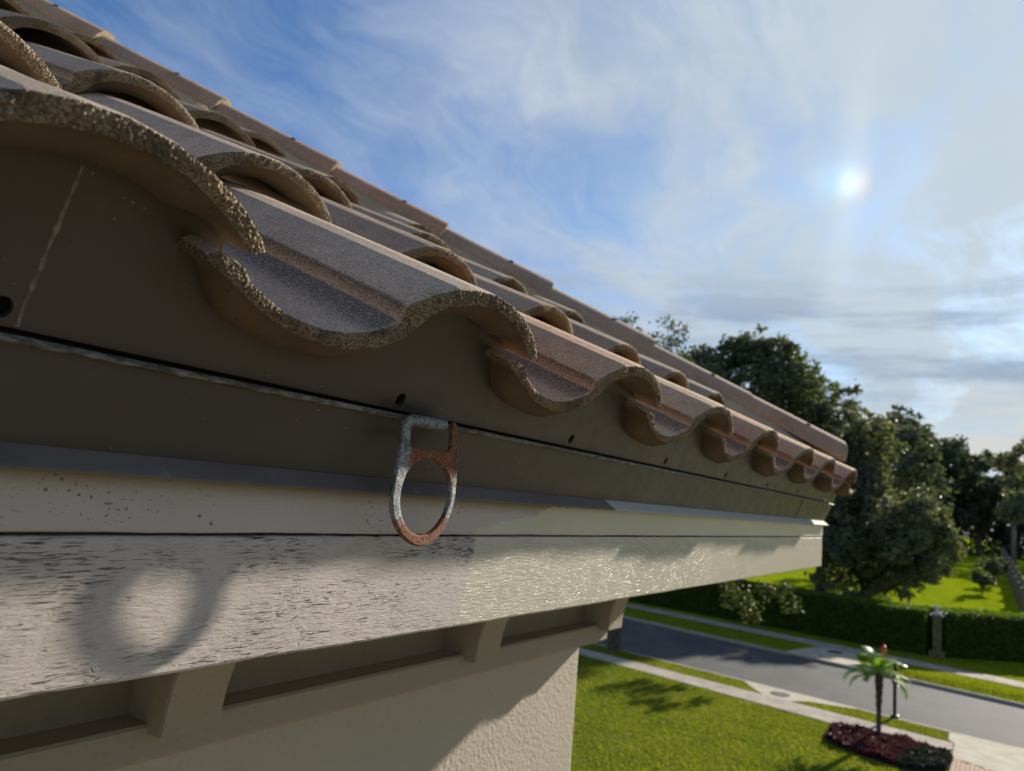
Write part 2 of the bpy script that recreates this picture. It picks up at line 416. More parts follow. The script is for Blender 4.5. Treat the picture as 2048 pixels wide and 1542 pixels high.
M_ROOFPALE = simple('pale_roof', (0.50, 0.48, 0.47), 0.7, 3.0, 0.15)

def fab_asphalt():
    m, g = mat('asphalt'); co = g.coord('Object')
    n1 = g.noise(co, 0.5, 4.0, 0.6); n2 = g.noise(co, 22.0, 4.0, 0.7)
    pv = g.voro(co, 0.22, 'DISTANCE_TO_EDGE')
    c = g.mix(g.ramp(n1, 0.35, 0.65), (0.062, 0.062, 0.062), (0.082, 0.081, 0.079))
    c = g.mix(g.ramp(n2, 0.45, 0.7, 0, 0.5), c, (0.11, 0.108, 0.105))
    return principled(m, g, c, 0.82, g.bump(n2, 0.5, 0.004), spec=0.06)
M_ASPH = fab_asphalt()

def fab_grass(name, a, b, cc):
    m, g = mat(name); co = g.coord('Object')
    n1 = g.noise(co, 0.55, 5.0, 0.62); n2 = g.noise(co, 3.5, 5.0, 0.7); n3 = g.noise(co, 30.0, 4.0, 0.75)
    c = g.mix(g.ramp(n1, 0.36, 0.64), a, b)
    c = g.mix(g.ramp(n2, 0.50, 0.72, 0, 0.7), c, cc)
    c = g.mix(g.ramp(n3, 0.46, 0.30, 0, 0.7), c, tuple(q * 0.38 for q in a))
    return principled(m, g, c, 0.9, g.bump(g.math('ADD', n3, g.math('MULTIPLY', n2, 1.5)), 0.9, 0.06), spec=0.0)
M_LAWN = fab_grass('lawn_turf', (0.072, 0.105, 0.013), (0.130, 0.150, 0.017), (0.185, 0.165, 0.040))
M_FIELD = fab_grass('field_turf', (0.16, 0.225, 0.006), (0.215, 0.265, 0.008), (0.25, 0.25, 0.025))

def fab_leaf(name, a, b, trans=0.35, scale=0.45, gloss=0.55, spec=0.22):
    m, g = mat(name); co = g.coord('Object'); n = g.noise(co, scale, 3.0, 0.6); n2 = g.noise(co, scale * 14, 2.0, 0.6)
    c = g.mix(g.ramp(n, 0.35, 0.65), a, b)
    c = g.mix(g.ramp(n2, 0.35, 0.70, 0, 0.6), c, tuple(min(1, q * 1.7) for q in b))
    p = g.node('BsdfPrincipled'); g.put(p.inputs['Base Color'], c); g.put(p.inputs['Roughness'], gloss); g.put(p.inputs['Specular IOR Level'], spec)
    t = g.node('BsdfTranslucent'); g.put(t.inputs[0], g.mix(1.0, c, (1.5, 1.5, 0.55), 'MULTIPLY'))
    mx = g.node('MixShader'); g.put(mx.inputs[0], trans); g.l.new(p.outputs[0], mx.inputs[1]); g.l.new(t.outputs[0], mx.inputs[2])
    return finish(m, g, mx.outputs[0])
M_OAK = fab_leaf('oak_leaf', (0.050, 0.064, 0.042), (0.080, 0.098, 0.064), 0.24, 0.4)
M_OAK2 = fab_leaf('olive_leaf', (0.066, 0.082, 0.054), (0.112, 0.124, 0.082), 0.24, 0.5)
M_FARLEAF = fab_leaf('wood_leaf', (0.050, 0.064, 0.052), (0.078, 0.092, 0.070), 0.22, 0.2)
M_STREETLEAF = fab_leaf('street_tree_leaf', (0.028, 0.040, 0.014), (0.050, 0.064, 0.020), 0.30, 0.5)
M_HEDGE = fab_leaf('hedge_leaf', (0.036, 0.060, 0.010), (0.060, 0.092, 0.012), 0.42, 0.8)
M_BLADE = fab_leaf('grass_blade', (0.085, 0.115, 0.012), (0.150, 0.165, 0.018), 0.42, 0.6, 0.6)
M_PALM = fab_leaf('palm_leaf', (0.075, 0.150, 0.022), (0.12, 0.20, 0.035), 0.45, 0.9, 0.3, 0.5)
M_PURPLE = fab_leaf('purple_leaf', (0.036, 0.011, 0.022), (0.060, 0.020, 0.034), 0.25, 1.5)
M_GREYLEAF = fab_leaf('grey_leaf', (0.014, 0.018, 0.018), (0.030, 0.036, 0.032), 0.15, 1.5, 0.6)

def fab_ring():
    m, g = mat('rusting_galvanised_steel'); co = g.coord('Object')
    at = g.node('Attribute', {'attribute_name': 'rust'}).outputs['Fac']
    n = g.noise(co, 160.0, 5.0, 0.7); n2 = g.noise(co, 520.0, 4.0, 0.7); n3 = g.noise(co, 75.0, 3.0)
    f = g.ramp(g.math('ADD', at, g.math('MULTIPLY', g.math('SUBTRACT', n, 0.5), 2.0)), 0.25, 0.75)
    zinc = g.mix(g.ramp(n2, 0.40, 0.60), (0.10, 0.108, 0.115), (0.31, 0.32, 0.33))
    zinc = g.mix(g.ramp(n3, 0.50, 0.62, 0, 0.85), zinc, (0.050, 0.060, 0.062))
    rust = g.mix(g.ramp(n2, 0.38, 0.62), (0.085, 0.030, 0.016), (0.26, 0.095, 0.032))
    rust = g.mix(g.ramp(n, 0.56, 0.70, 0, 0.7), rust, (0.33, 0.19, 0.09))
    rust = g.mix(g.ramp(n3, 0.42, 0.30, 0, 0.7), rust, (0.06, 0.028, 0.022))
    c = g.mix(f, zinc, rust)
    return principled(m, g, c, g.math('ADD', 0.5, g.math('MULTIPLY', f, 0.4)), g.bump(g.math('ADD', n2, n), 0.7, 0.0009), 0.0, 0.5)
M_RING = fab_ring()

def fab_zinc():
    m, g = mat('chalky_zinc'); co = g.coord('Object')
    n = g.noise(co, 230.0, 5.0, 0.75); n2 = g.noise(co, 60.0, 3.0)
    c = g.mix(g.ramp(n, 0.36, 0.62), (0.075, 0.088, 0.092), (0.24, 0.255, 0.25))
    c = g.mix(g.ramp(n2, 0.60, 0.72, 0, 0.6), c, (0.14, 0.085, 0.05))
    return principled(m, g, c, 0.6, g.bump(n, 0.7, 0.0008), 0.0, 0.5)
M_ZINC = fab_zinc()

# ------------------------------------------------------------------ ground, road, pavements
def near_edge(y): return 29.65 + 0.15 * y
def far_edge(y): return 37.4 + 0.20 * y
def walk_in(y): return 26.40 + 0.18 * y
def walk_out(y): return 28.05 + 0.145 * y
def fwalk_lo(y): return 41.45 + 0.17 * y
def fwalk_hi(y): return 43.05 + 0.17 * y
def rise(x): return 0.0 if x < 52 else 0.034 * (min(x, 135) - 52)

Y0, Y1 = -90.0, 110.0
sheet('lawn', [(-120, Y0), (near_edge(Y0) + 60 * 0, Y0), (near_edge(Y1), Y1), (-120, Y1)], 0.0, M_LAWN)
sheet('road', [(near_edge(Y0) - 0.05, Y0), (far_edge(Y0) + 0.05, Y0), (far_edge(Y1) + 0.05, Y1), (near_edge(Y1) - 0.05, Y1)], -0.12, M_ASPH)
def kerb(name, fn, s):
    bm = bmesh.new()
    rows = []
    for y in (Y0, 0.0, Y1):
        x = fn(y)
        prof = [(x - s * 0.02, -0.30), (x, -0.115), (x - s * 0.02, -0.01), (x - s * 0.05, 0.012), (x - s * 0.20, 0.012), (x - s * 0.20, -0.2)]
        rows.append([bm.verts.new((px, y, pz)) for px, pz in prof])
    for A, B in zip(rows, rows[1:]):
        for k in range(len(A) - 1): bm.faces.new((A[k], A[k + 1], B[k + 1], B[k]))
    setp(obj(name, bm_mesh(name, bm), None, M_KERB), kind='structure')
kerb('kerb', near_edge, 1); kerb('kerb', far_edge, -1)

# far side: lawn rising gently to the wood
xs = np.concatenate([np.array([0.0, 0.02]), np.linspace(3, 140, 60), [200, 400, 1200]])
ys = np.linspace(-260, 300, 57)
V = []; F = []
for i, a in enumerate(xs):
    for y in ys:
        x = far_edge(y) + a
        z = rise(x) + (0.12 * noise.noise(Vector((x * 0.06, y * 0.06, 0))) if x > 56 else 0.0)
        V.append((x, y, z if i > 0 else -0.3))
n = len(ys)
for i in range(len(xs) - 1):
    for j in range(n - 1): F.append((i * n + j, (i + 1) * n + j, (i + 1) * n + j + 1, i * n + j + 1))
setp(obj('field', mesh_np('field', V, F, True), None, M_FIELD), kind='structure')

def slab_walk(name, fi, fo, y0, y1, step=1.52, z=0.004, h=0.016, m=M_CONC):
    """pavement of separate cast slabs with open joints"""
    root = empty(name, (fi(y0), y0, 0)); setp(root, kind='structure')
    y = y0; first = None
    while y < y1 - 0.05:
        ye = min(y + step, y1) - 0.014
        a, b, c2, d2 = (fi(y), y), (fo(y), y), (fo(ye), ye), (fi(ye), ye)
        bm = bmesh.new()
        lo = [bm.verts.new((p[0], p[1], z - 0.02)) for p in (a, b, c2, d2)]
        tilt = random.uniform(-0.004, 0.004)
        hi = [bm.verts.new((p[0], p[1], z + h + (tilt if k in (0, 1) else -tilt))) for k, p in enumerate((a, b, c2, d2))]
        bm.faces.new(hi)
        for k in range(4): bm.faces.new((lo[k], lo[(k + 1) % 4], hi[(k + 1) % 4], hi[k]))
        obj('slab', bm_mesh('slab', bm), root, m)
        y += step
    return root
slab_walk('pavement', walk_in, walk_out, 1.15, 24.0)
slab_walk('pavement', fwalk_lo, fwalk_hi, -9.0, 30.0)
# pedestrian ramps with manhole covers, unseen driveway
sheet('ramp', [(28.92, 6.25), (29.55, 5.75), (30.0, 4.2), (30.25, 4.3), (30.72, 8.2), (30.62, 8.35), (29.95, 7.9), (29.13, 7.25)], 0.006, M_CONC2, thick=0.012)
sheet('ramp', [(38.62, 5.9), (38.95, 8.5), (39.35, 8.75), (41.2, 8.25), (42.68, 7.65), (42.45, 6.0), (41.2, 5.75), (39.6, 5.35)], 0.006, M_CONC2, thick=0.012)
sheet('driveway', [(26.45, 1.12), (28.25, 1.12), (28.52, 1.30), (29.55, 1.32), (29.55, -6.0), (24.9, -6.0), (25.6, -1.0)], 0.006, M_CONC2, thick=0.012)
brick_root = empty('brick_paving', (24.5, 0, 0)); setp(brick_root, kind='structure')
bme = box_mesh('brick', (-0.105, -0.051, -0.02), (0.105, 0.051, 0.028), 0.006); bme.materials.append(M_PAVER)
sheet('brick_bed', [(22.4, 1.16), (26.40, 1.12), (25.55, -1.05), (24.85, -4.0), (22.4, -4.0)], 0.003, M_MULCH, parent=brick_root)
k = 0
for i in range(16):
    for j in range(40):
        x = 23.2 + i * 0.22 + (0.11 if j % 2 else 0); y = 1.05 - j * 0.112
        if x < 26.30 - 0.36 * (1.1 - y) and x > 23.0 and k < 290 and y > -1.3:
            o = bpy.data.objects.new('brick', bme); link(o); o.location = (x, y, 0.006 + random.uniform(-.003, .003)); o.rotation_euler = (0, 0, random.uniform(-.02, .02))
            attach(o, brick_root); k += 1

def fab_unseen_pavers():
    m, g = mat('paver_field'); co = g.coord('Object')
    br = g.node('TexBrick', {'offset': 0.5}, Vector=co, Scale=1.0)
    br.inputs['Brick Width'].default_value = 0.22; br.inputs['Row Height'].default_value = 0.112; br.inputs['Mortar Size'].default_value = 0.004
    br.inputs['Color1'].default_value = (0.23, 0.165, 0.12, 1); br.inputs['Color2'].default_value = (0.185, 0.135, 0.10, 1); br.inputs['Mortar'].default_value = (0.10, 0.08, 0.06, 1)
    return principled(m, g, br.outputs['Color'], 0.9, g.bump(br.outputs['Fac'], 0.4, -0.004), spec=0.2)
M_UNSEEN_PAVEFIELD = fab_unseen_pavers()
sheet('unseen_brick_driveway', [(-14, 0.2), (22.9, 0.2), (22.9, -9.5), (-14, -9.5)], 0.012, M_UNSEEN_PAVEFIELD)  # unseen paving, laid wide to bounce warm light onto the facade

def manhole(x, y, label, z=0.018):
    t = empty('manhole_cover', (x, y, z)); setp(t, label, 'manhole cover')
    bm = bmesh.new(); bm_lathe(bm, [(0.36, 0), (0.36, 0.012), (0.31, 0.012), (0.31, 0.0)], 28, (x, y, z)); obj('frame', bm_mesh('frame', bm), t, M_IRON)
    bm = bmesh.new(); bm_lathe(bm, [(0.30, 0), (0.30, 0.010), (0.05, 0.013)], 28, (x, y, z)); 
    for k in range(8):
        a = k * math.pi / 4; bm_box(bm, (x + 0.16 * math.cos(a) - 0.03, y + 0.16 * math.sin(a) - 0.03, z + 0.009), (x + 0.16 * math.cos(a) + 0.03, y + 0.16 * math.sin(a) + 0.03, z + 0.018))
    obj('lid', bm_mesh('lid', bm), t, M_IRON)
manhole(29.71, 6.76, 'round dark manhole cover in the pale ramp on the near side of the road')
manhole(41.77, 6.86, 'round dark manhole cover in the ramp across the road beside the hydrant')

# ------------------------------------------------------------------ the house
HEM_Y, HEM_Z = 0.4155, 0.0575
house = empty('house', (1.4, 2.4, 0.0))
setp(house, 'beige stucco house with a brown tiled hip roof, seen along its eave', 'house')
WX, WY = 1.888, 0.9665
FX, FY = 2.414, 0.44
DIAG = 2.854
def Z(z): return EYE + z

bm = bmesh.new()
bm_box(bm, (-3.6, WY, 0.0), (WX, 7.6, Z(-0.115)), 0.012)
obj('wall', bm_mesh('wall', bm), house, M_STUCCO)
# soffit
obj('soffit', box_mesh('soffit', (-3.6, FY + 0.018, Z(-0.118)), (FX - 0.018, 7.6, Z(-0.108))), house, M_MOULD)
# added dark sheet between the corbels, painting in the shade under the eave
bm = bmesh.new()
for a, b in (((-3.6, WY - 0.004), (WX + 0.004, WY - 0.004)), ((WX + 0.004, WY - 0.004), (WX + 0.004, 7.6))):
    bm.faces.new([bm.verts.new((*q, z)) for q, z in ((a, Z(-0.336)), (b, Z(-0.336)), (b, Z(-0.116)), (a, Z(-0.116)))])
bmesh.ops.remove_doubles(bm, verts=bm.verts, dist=1e-5)
obj('frieze_shade', bm_mesh('frieze_shade', bm), house, M_FRIEZE_SHADE)
# band moulding, wraps the corner
bm = bmesh.new()
PB = 0.0535
prof = [(0.0, -0.331), (PB - 0.004, -0.333), (PB, -0.337), (PB, -0.375), (PB - 0.005, -0.381), (0.0, -0.383)]
A = [bm.verts.new((-3.6, WY - p, Z(z))) for p, z in prof]
B = [bm.verts.new((WX + p, WY - p, Z(z))) for p, z in prof]
Cc = [bm.verts.new((WX + p, 7.6, Z(z))) for p, z in prof]
for P, Q in ((A, B), (B, Cc)):
    for k in range(len(prof) - 1): bm.faces.new((P[k], P[k + 1], Q[k + 1], Q[k]))
obj('band_moulding', bm_mesh('band_moulding', bm), house, M_MOULD)

# corbels: cove brackets standing on the band
def corbel_mesh():
    bm = bmesh.new(); W = 0.088
    pts = [(0.0, -0.118), (0.2905, -0.118)]
    for k in range(15):
        a = math.radians(k * 90 / 14)
        pts.append((0.0815 + 0.209 * (1 - math.sin(math.pi / 2 - a)) if False else 0.0815 + 0.209 * (1 - math.sin(a)), -0.345 + 0.215 * math.cos(a)))
    pts.append((0.0, -0.345))
    L = [bm.verts.new((0, -p, Z(z))) for p, z in pts]; Rr = [bm.verts.new((W, -p, Z(z))) for p, z in pts]
    bm.faces.new(L); bm.faces.new(Rr[::-1])
    for k in range(len(pts)):
        bm.faces.new((L[k], L[(k + 1) % len(pts)], Rr[(k + 1) % len(pts)], Rr[k]))
    bmesh.ops.recalc_face_normals(bm, faces=bm.faces)
    es = [e for e in bm.edges if len(e.link_faces) == 2 and e.calc_face_angle(0) > 1.0]
    bmesh.ops.bevel(bm, geom=es, offset=0.0022, segments=2, affect='EDGES')
    bmesh.ops.triangulate(bm, faces=[f for f in bm.faces if len(f.verts) > 4])
    return bm_mesh('corbel', bm)
cme = corbel_mesh(); cme.materials.append(M_MOULD)
for x in (-0.775, -0.093, 0.587, 1.267, 1.888):
    o = bpy.data.objects.new('corbel', cme); link(o); o.location = (x, WY, 0); attach(o, house)
for y in (WY, 1.65, 2.33, 3.01):
    o = bpy.data.objects.new('corbel', cme); link(o); o.location = (WX, y, 0) if y > WY else (WX, WY, 0); o.rotation_euler = (0, 0, math.pi / 2)
    if y == WY: o.location = (WX, WY + 0.002, 0)
    attach(o, house)

# fascia boards with a slightly wavering joint between trim and board
def board(name, x0, x1, ztop, zbot, yf, th, m, wt=0.0, wb=0.0, n=260, axis='x'):
    bm = bmesh.new(); rows = []
    for k in range(n + 1):
        x = x0 + (x1 - x0) * k / n
        fade = 1.0 if x < 0.58 else 0.12
        t = ztop + wt * fade * (noise.noise(Vector((x * 9, 3.1, 0))) * 0.6 + noise.noise(Vector((x * 45, 1.1, 0))) * 0.4)
        b = zbot + wb * (noise.noise(Vector((x * 12, 7.7, 0))) * 0.6 + noise.noise(Vector((x * 90, 4.1, 0))) * 0.5)
        r = 0.0022
        pr = [(yf + th, t), (yf + r, t), (yf + r * 0.3, t - r * 0.3), (yf, t - r), (yf, b + r), (yf + r * 0.3, b + r * 0.3), (yf + r, b), (yf + th, b)]
        rows.append([bm.verts.new((x, y, Z(z))) for y, z in pr])
    for A_, B_ in zip(rows, rows[1:]):
        for k in range(len(A_)):
            bm.faces.new((A_[k], A_[(k + 1) % len(A_)], B_[(k + 1) % len(A_)], B_[k]))
    bm.faces.new(rows[0]); bm.faces.new(rows[-1][::-1])
    return obj(name, bm_mesh(name, bm), house, m)
board('fascia_trim', -3.6, FX, 0.0050, -0.0432, FY - 0.0012, 0.022, M_TRIM, 0, 0.0009, 500)
board('fascia_board', -3.6, FX, -0.0452, -0.1321, FY, 0.022, M_BOARD, 0.0012, 0.0010, 600)
# return boards on the side eave
obj('fascia_trim', box_mesh('fascia_trim', (FX - 0.022, FY + 0.023, Z(-0.0435)), (FX + 0.0012, 7.6, Z(0.005)), 0.001), house, M_TRIM)
obj('fascia_board', box_mesh('fascia_board', (FX - 0.022, FY + 0.023, Z(-0.1321)), (FX, 7.6, Z(-0.0450)), 0.001), house, M_BOARD)

def eave_strip(name, prof, m, x0=-3.6, y1=7.6, closed=True, n=1, wob=0.0):
    """profile of (y, z) swept along the front eave and round the corner along the side eave"""
    bm = bmesh.new(); rings = []
    for k in range(n + 1):
        t = k / n; ring = []
        for (y, z) in prof:
            xe = DIAG - y; x = x0 + (xe - x0) * t
            ring.append(bm.verts.new((x, y + wob * noise.noise(Vector((x * 3, 0.3, 5))), Z(z + wob * noise.noise(Vector((x * 2.2, 9.1, 2)))))))
        rings.append(ring)
    rings.append([bm.verts.new((DIAG - y, y1, Z(z))) for y, z in prof])
    for A_, B_ in zip(rings, rings[1:]):
        for k in range(len(prof) if closed else len(prof) - 1):
            bm.faces.new((A_[k], A_[(k + 1) % len(prof)], B_[(k + 1) % len(prof)], B_[k]))
    if closed: bm.faces.new(rings[0])
    return obj(name, bm_mesh(name, bm), house, m)
# lower flashing with kicked out drip lip and a rolled hem on top
eave_strip('flashing', [(HEM_Y + 0.0012, HEM_Z - 0.002), (0.4368, 0.0045), (0.4380, 0.0045), (HEM_Y + 0.0025, HEM_Z - 0.002)], M_METAL, n=120, wob=0.0005)
eave_strip('drip_lip', [(0.4372, 0.0043), (0.4262, -0.0062), (0.4250, -0.0078), (0.4256, -0.0090), (0.4268, -0.0086), (0.4270, -0.0072), (0.4384, 0.0036)], M_DRIP, n=60, wob=0.0003)
hem = [(HEM_Y - 0.0006 + 0.0023 * math.cos(a), HEM_Z - 0.0012 + 0.0023 * math.sin(a)) for a in [k * math.pi / 4 for k in range(8)]]
eave_strip('hem', hem, M_HEM, n=160, wob=0.0009)
# flashing segment laps
for x in (2.02,):
    bm = bmesh.new()
    a = [(HEM_Y + 0.0004, HEM_Z - 0.003), (0.4362, 0.005)]
    vs_ = [bm.verts.new((x + dx, y - dy, Z(z))) for (y, z) in a for dx, dy in ((0, -0.0002), (0.0006, 0.0006), (0.05, 0.0002))]
    bm.faces.new((vs_[0], vs_[1], vs_[4], vs_[3])); bm.faces.new((vs_[1], vs_[2], vs_[5], vs_[4]))
    obj('flashing_lap', bm_mesh('flashing_lap', bm), house, M_METAL)

# ---- roof tiles: profile traced in (u across, h off the deck)
T_TOP = [(-.043, -.006), (-.0375, -.0012), (-.032, -.0035), (-.029, -.0075), (-.0255, -.0040), (-.020, -.0055), (-.0125, -.0125), (.003, -.0190), (.020, -.0243), (.035, -.0262), (.050, -.0266), (.068, -.0245), (.089, -.0182), (.103, -.0112), (.1135, -.0040),
         (.1105, .0068), (.1165, .0126), (.135, .0252), (.155, .0347), (.175, .0400), (.198, .0425), (.222, .0408), (.246, .0345), (.268, .0250), (.2845, .0135), (.2905, .0062)]
T_BOT = [(-.043, -.0105), (-.030, -.0150), (-.018, -.0207), (.000, -.0280), (.0175, -.0335), (.0355, -.0370), (.055, -.0382), (.0758, -.0372), (.1014, -.0300), (.120, -.0190), (.1305, -.0060), (.137, .0060), (.152, .0170), (.170, .0238), (.190, .0285), (.2125, .0290), (.234, .0258), (.254, .0180), (.268, .0105), (.2800, .0020)]
def resample(P, n):
    P = np.array(P, float)
    # light smoothing by Catmull-like densify
    d_ = np.r_[0, np.cumsum(np.hypot(*np.diff(P, axis=0).T))]
    s = np.linspace(0, d_[-1], n)
    return np.c_[np.interp(s, d_, P[:, 0]), np.interp(s, d_, P[:, 1])]
def smooth(P, it=2):
    for _ in range(it):
        Q = P.copy(); Q[1:-1] = 0.25 * P[:-2] + 0.5 * P[1:-1] + 0.25 * P[2:]; P = Q
    return P
LEN = 0.395
def tile_mesh(name, M, K, NW, seed, rough):
    T = resample(T_TOP, M); B = resample(T_BOT, M)
    T = T if M > 140 else smooth(T, 1); B = smooth(B, max(2, M // 60))
    V = []; F = []; mi = []; off = Vector((seed * 3.7, seed * 1.3, seed * 2.1))
    ws = np.r_[0.0, 0.0015, 0.004, 0.007, 0.010, 0.014, 0.020, 0.030, 0.055, 0.066, np.linspace(0.09, LEN, NW - 6)] if NW > 6 else np.linspace(0, LEN, NW)
    def jag(u, h, amp): 
        return amp * (noise.noise(Vector((u * 120, h * 120, 0)) + off) * 1.0 + noise.noise(Vector((u * 380, h * 380, 4)) + off) * 0.6)
    dB = np.gradient(B, axis=0); nB = np.c_[dB[:, 1], -dB[:, 0]]; nB /= np.linalg.norm(nB, axis=1)[:, None] + 1e-9
    tap = np.clip((B[:, 0] + 0.030) / 0.026, 0, 1) * np.clip((0.272 - B[:, 0]) / 0.03, 0, 1)
    def add_grid(P, rows, m, flip, sign):
        base = len(V); nP = len(P)
        for w in rows:
            edge = max(0.0, 1 - w / 0.008)
            lug = float(np.interp(w, [0, .004, .010, .020, .055, .066], [0, .0012, .0065, .0135, .0135, 0])) if sign < 0 else 0.0
            for jj, (u, h) in enumerate(P):
                if lug: u = u + nB[jj, 0] * lug * tap[jj]; h = h + nB[jj, 1] * lug * tap[jj]
                wob = jag(u, h, rough * 0.9) * edge
                dro = -sign * rough * 0.8 * edge * edge
                V.append((u, w + (wob + rough * 0.3) * (1 if w == 0 else edge), h - 0.058 * w + dro + 0.0006 * sign * noise.noise(Vector((u * 25, w * 14, 1)) + off)))
        for i in range(len(rows) - 1):
            for j in range(nP - 1):
                q = (base + i * nP + j, base + i * nP + j + 1, base + (i + 1) * nP + j + 1, base + (i + 1) * nP + j)
                F.append(q[::-1] if flip else q); mi.append(m)
        return base, nP
    tb, nP = add_grid(T, ws, 0, False, 1)
    bb, _ = add_grid(B, ws, 2, True, -1)
    # front face grid from top edge to bottom edge, with stony grains pushed out
    fb = len(V)
    for k in range(K + 1):
        s = k / K
        for j in range(nP):
            if k == 0: p = V[tb + j]
            elif k == K: p = V[bb + j]
            else:
                u = T[j, 0] * (1 - s) + B[j, 0] * s; h = T[j, 1] * (1 - s) + B[j, 1] * s
                body = math.sin(math.pi * s) ** 0.6
                g_ = 0.0
                if rough > 0.0006:
                    q = Vector((u, h, 0.0)) * 430 + off
                    d0 = noise.voronoi(q)[0][0]
                    d1 = noise.voronoi(q * 2.1 + Vector((9, 3, 1)))[0][0]
                    g_ = (0.5 - min(d0, 0.8)) * 1.5 + (0.5 - min(d1, 0.9)) * 0.7 + noise.noise(Vector((u, h, 0)) * 60 + off) * 0.9
                p = (u, -rough * (0.6 + g_) * body, h)
            V.append(p)
    for k in range(K):
        for j in range(nP - 1):
            F.append((fb + k * nP + j, fb + (k + 1) * nP + j, fb + (k + 1) * nP + j + 1, fb + k * nP + j + 1)); mi.append(1)
    # sides and back
    nr = len(ws)
    for i in range(nr - 1):
        a, b, c2, d2 = tb + i * nP, tb + (i + 1) * nP, bb + (i + 1) * nP, bb + i * nP
        F.append((a, b, c2, d2)); mi.append(1)
        a, b, c2, d2 = (q + nP - 1 for q in (a, b, c2, d2)); F.append((d2, c2, b, a)); mi.append(1)
    for j in range(nP - 1):
        F.append((tb + (nr - 1) * nP + j, tb + (nr - 1) * nP + j + 1, bb + (nr - 1) * nP + j + 1, bb + (nr - 1) * nP + j)); mi.append(1)
    me = mesh_np(name, V, F, True, mi)
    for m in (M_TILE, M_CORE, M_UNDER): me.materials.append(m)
    bm = bmesh.new(); bm.from_mesh(me); bmesh.ops.remove_doubles(bm, verts=bm.verts, dist=1e-6)
    bmesh.ops.recalc_face_normals(bm, faces=bm.faces)
    for e in bm.edges:
        if len(e.link_faces) == 2 and (e.link_faces[0].material_index != e.link_faces[1].material_index or (e.link_faces[0].material_index == 0 and e.calc_face_angle(0) > 0.42)): e.smooth = False
    bm.to_mesh(me); bm.free()
    return me

roof = None
CT, ST = 1 / math.sqrt(1 + .25), .5 / math.sqrt(1 + .25)
PITCH, SLOPE = 0.303, 0.570
def tile_matrix(x0, row, right=False):
    y = 0.352 + PITCH * row; z = Z(0.12) + PITCH * SLOPE * row
    m = Matrix(((1, 0, 0, x0), (0, CT, -ST, y), (0, ST, CT, z), (0, 0, 0, 1)))
    if right: m = Matrix(((0, -1, 0, DIAG), (1, 0, 0, 0), (0, 0, 1, 0), (0, 0, 0, 1))) @ m
    return m
# deck
def zdeck(y): return Z(0.12) + (y - 0.352) * SLOPE - 0.052
bm = bmesh.new()
yr = 3.2
a = [(-3.6, 0.44), (DIAG - 0.44, 0.44), (DIAG - yr, yr), (-3.6, yr)]
bm.faces.new([bm.verts.new((x, y, zdeck(y))) for x, y in a])
a2 = [(0.44, DIAG - 0.44), (yr, DIAG - yr), (yr, 7.6 - 0), (0.44, 7.6)]
bm.faces.new([bm.verts.new((xx, yy, zdeck(q))) for xx, yy, q in ((DIAG - 0.44, 0.44, 0.44), (DIAG - yr, yr, yr), (DIAG - yr, 7.6, yr), (DIAG - 0.44, 7.6, 0.44))][::-1])
bm.faces.new([bm.verts.new(v) for v in ((-3.6, yr, zdeck(yr)), (DIAG - yr, yr, zdeck(yr)), (DIAG - yr, 7.6, zdeck(yr)), (-3.6, 7.6, zdeck(yr)))])
roof = obj('roof', bm_mesh('roof', bm), house, M_DARK)

HERO = {-2: (4, 240, 8, 20), -1: (1, 430, 16, 26), 0: (2, 430, 16, 26), 1: (3, 400, 14, 22), 2: (4, 240, 8, 20), 3: (5, 200, 7, 14)}
MESH = {}
for k_, (sd, M_, K_, NW_) in HERO.items():
    key = (sd, M_)
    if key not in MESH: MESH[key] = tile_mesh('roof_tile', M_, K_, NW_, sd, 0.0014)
MID = [tile_mesh('roof_tile', 150, 5, 12, 11 + i, 0.0012) for i in range(3)]
LOW = [tile_mesh('roof_tile', 60, 2, 5, 21 + i, 0.0005) for i in range(2)]
GREY = (0.415, 0.318, 0.235); MAUVE = (0.315, 0.232, 0.162); TERRA = (0.48, 0.278, 0.158); PINK = (0.48, 0.265, 0.150); SAND = (0.46, 0.305, 0.178)
cut_n = [0]
def put_tile(me, n_, row, color, right=False):
    x0 = 0.265 + 0.302 * n_ + random.uniform(-.002, .002)
    y = 0.352 + PITCH * row
    far_x = x0 + 0.292
    if x0 - 0.04 > DIAG - y: return
    M = tile_matrix(x0, row, right)
    if not (row == 0 and n_ <= 2):
        M = M @ Matrix.Rotation(random.uniform(-.012, .012), 4, 'Z') @ Matrix.Rotation(random.uniform(-.010, .010), 4, 'X') @ Matrix.Translation((0, random.uniform(-.004, .004), random.uniform(0, .002)))
    if far_x > DIAG - y - LEN * CT - 0.02:          # crosses the hip: cut it along the hip plane
        bm = bmesh.new(); bm.from_mesh(me); bm.transform(M)
        nrm = Vector((1, 1, 0)).normalized()
        bmesh.ops.bisect_plane(bm, geom=bm.verts[:] + bm.edges[:] + bm.faces[:], plane_co=Vector((DIAG, 0, 0)) + nrm * (-0.012), plane_no=nrm if not right else -nrm, clear_outer=True)
        if not bm.faces: bm.free(); return
        bm.transform(M.inverted())
        me2 = bpy.data.meshes.new('roof_tile'); bm.to_mesh(me2); bm.free()
        for m in (M_TILE, M_CORE, M_UNDER): me2.materials.append(m)
        me = me2
    o = bpy.data.objects.new('roof_tile', me); link(o)
    o.matrix_basis = M; o.color = (*color, 1)
    attach(o, roof)
    return o
def jit(c, a=0.10):
    k = 1 + random.uniform(-a, a); return tuple(q * k * (1 + random.uniform(-.03, .03)) for q in c)
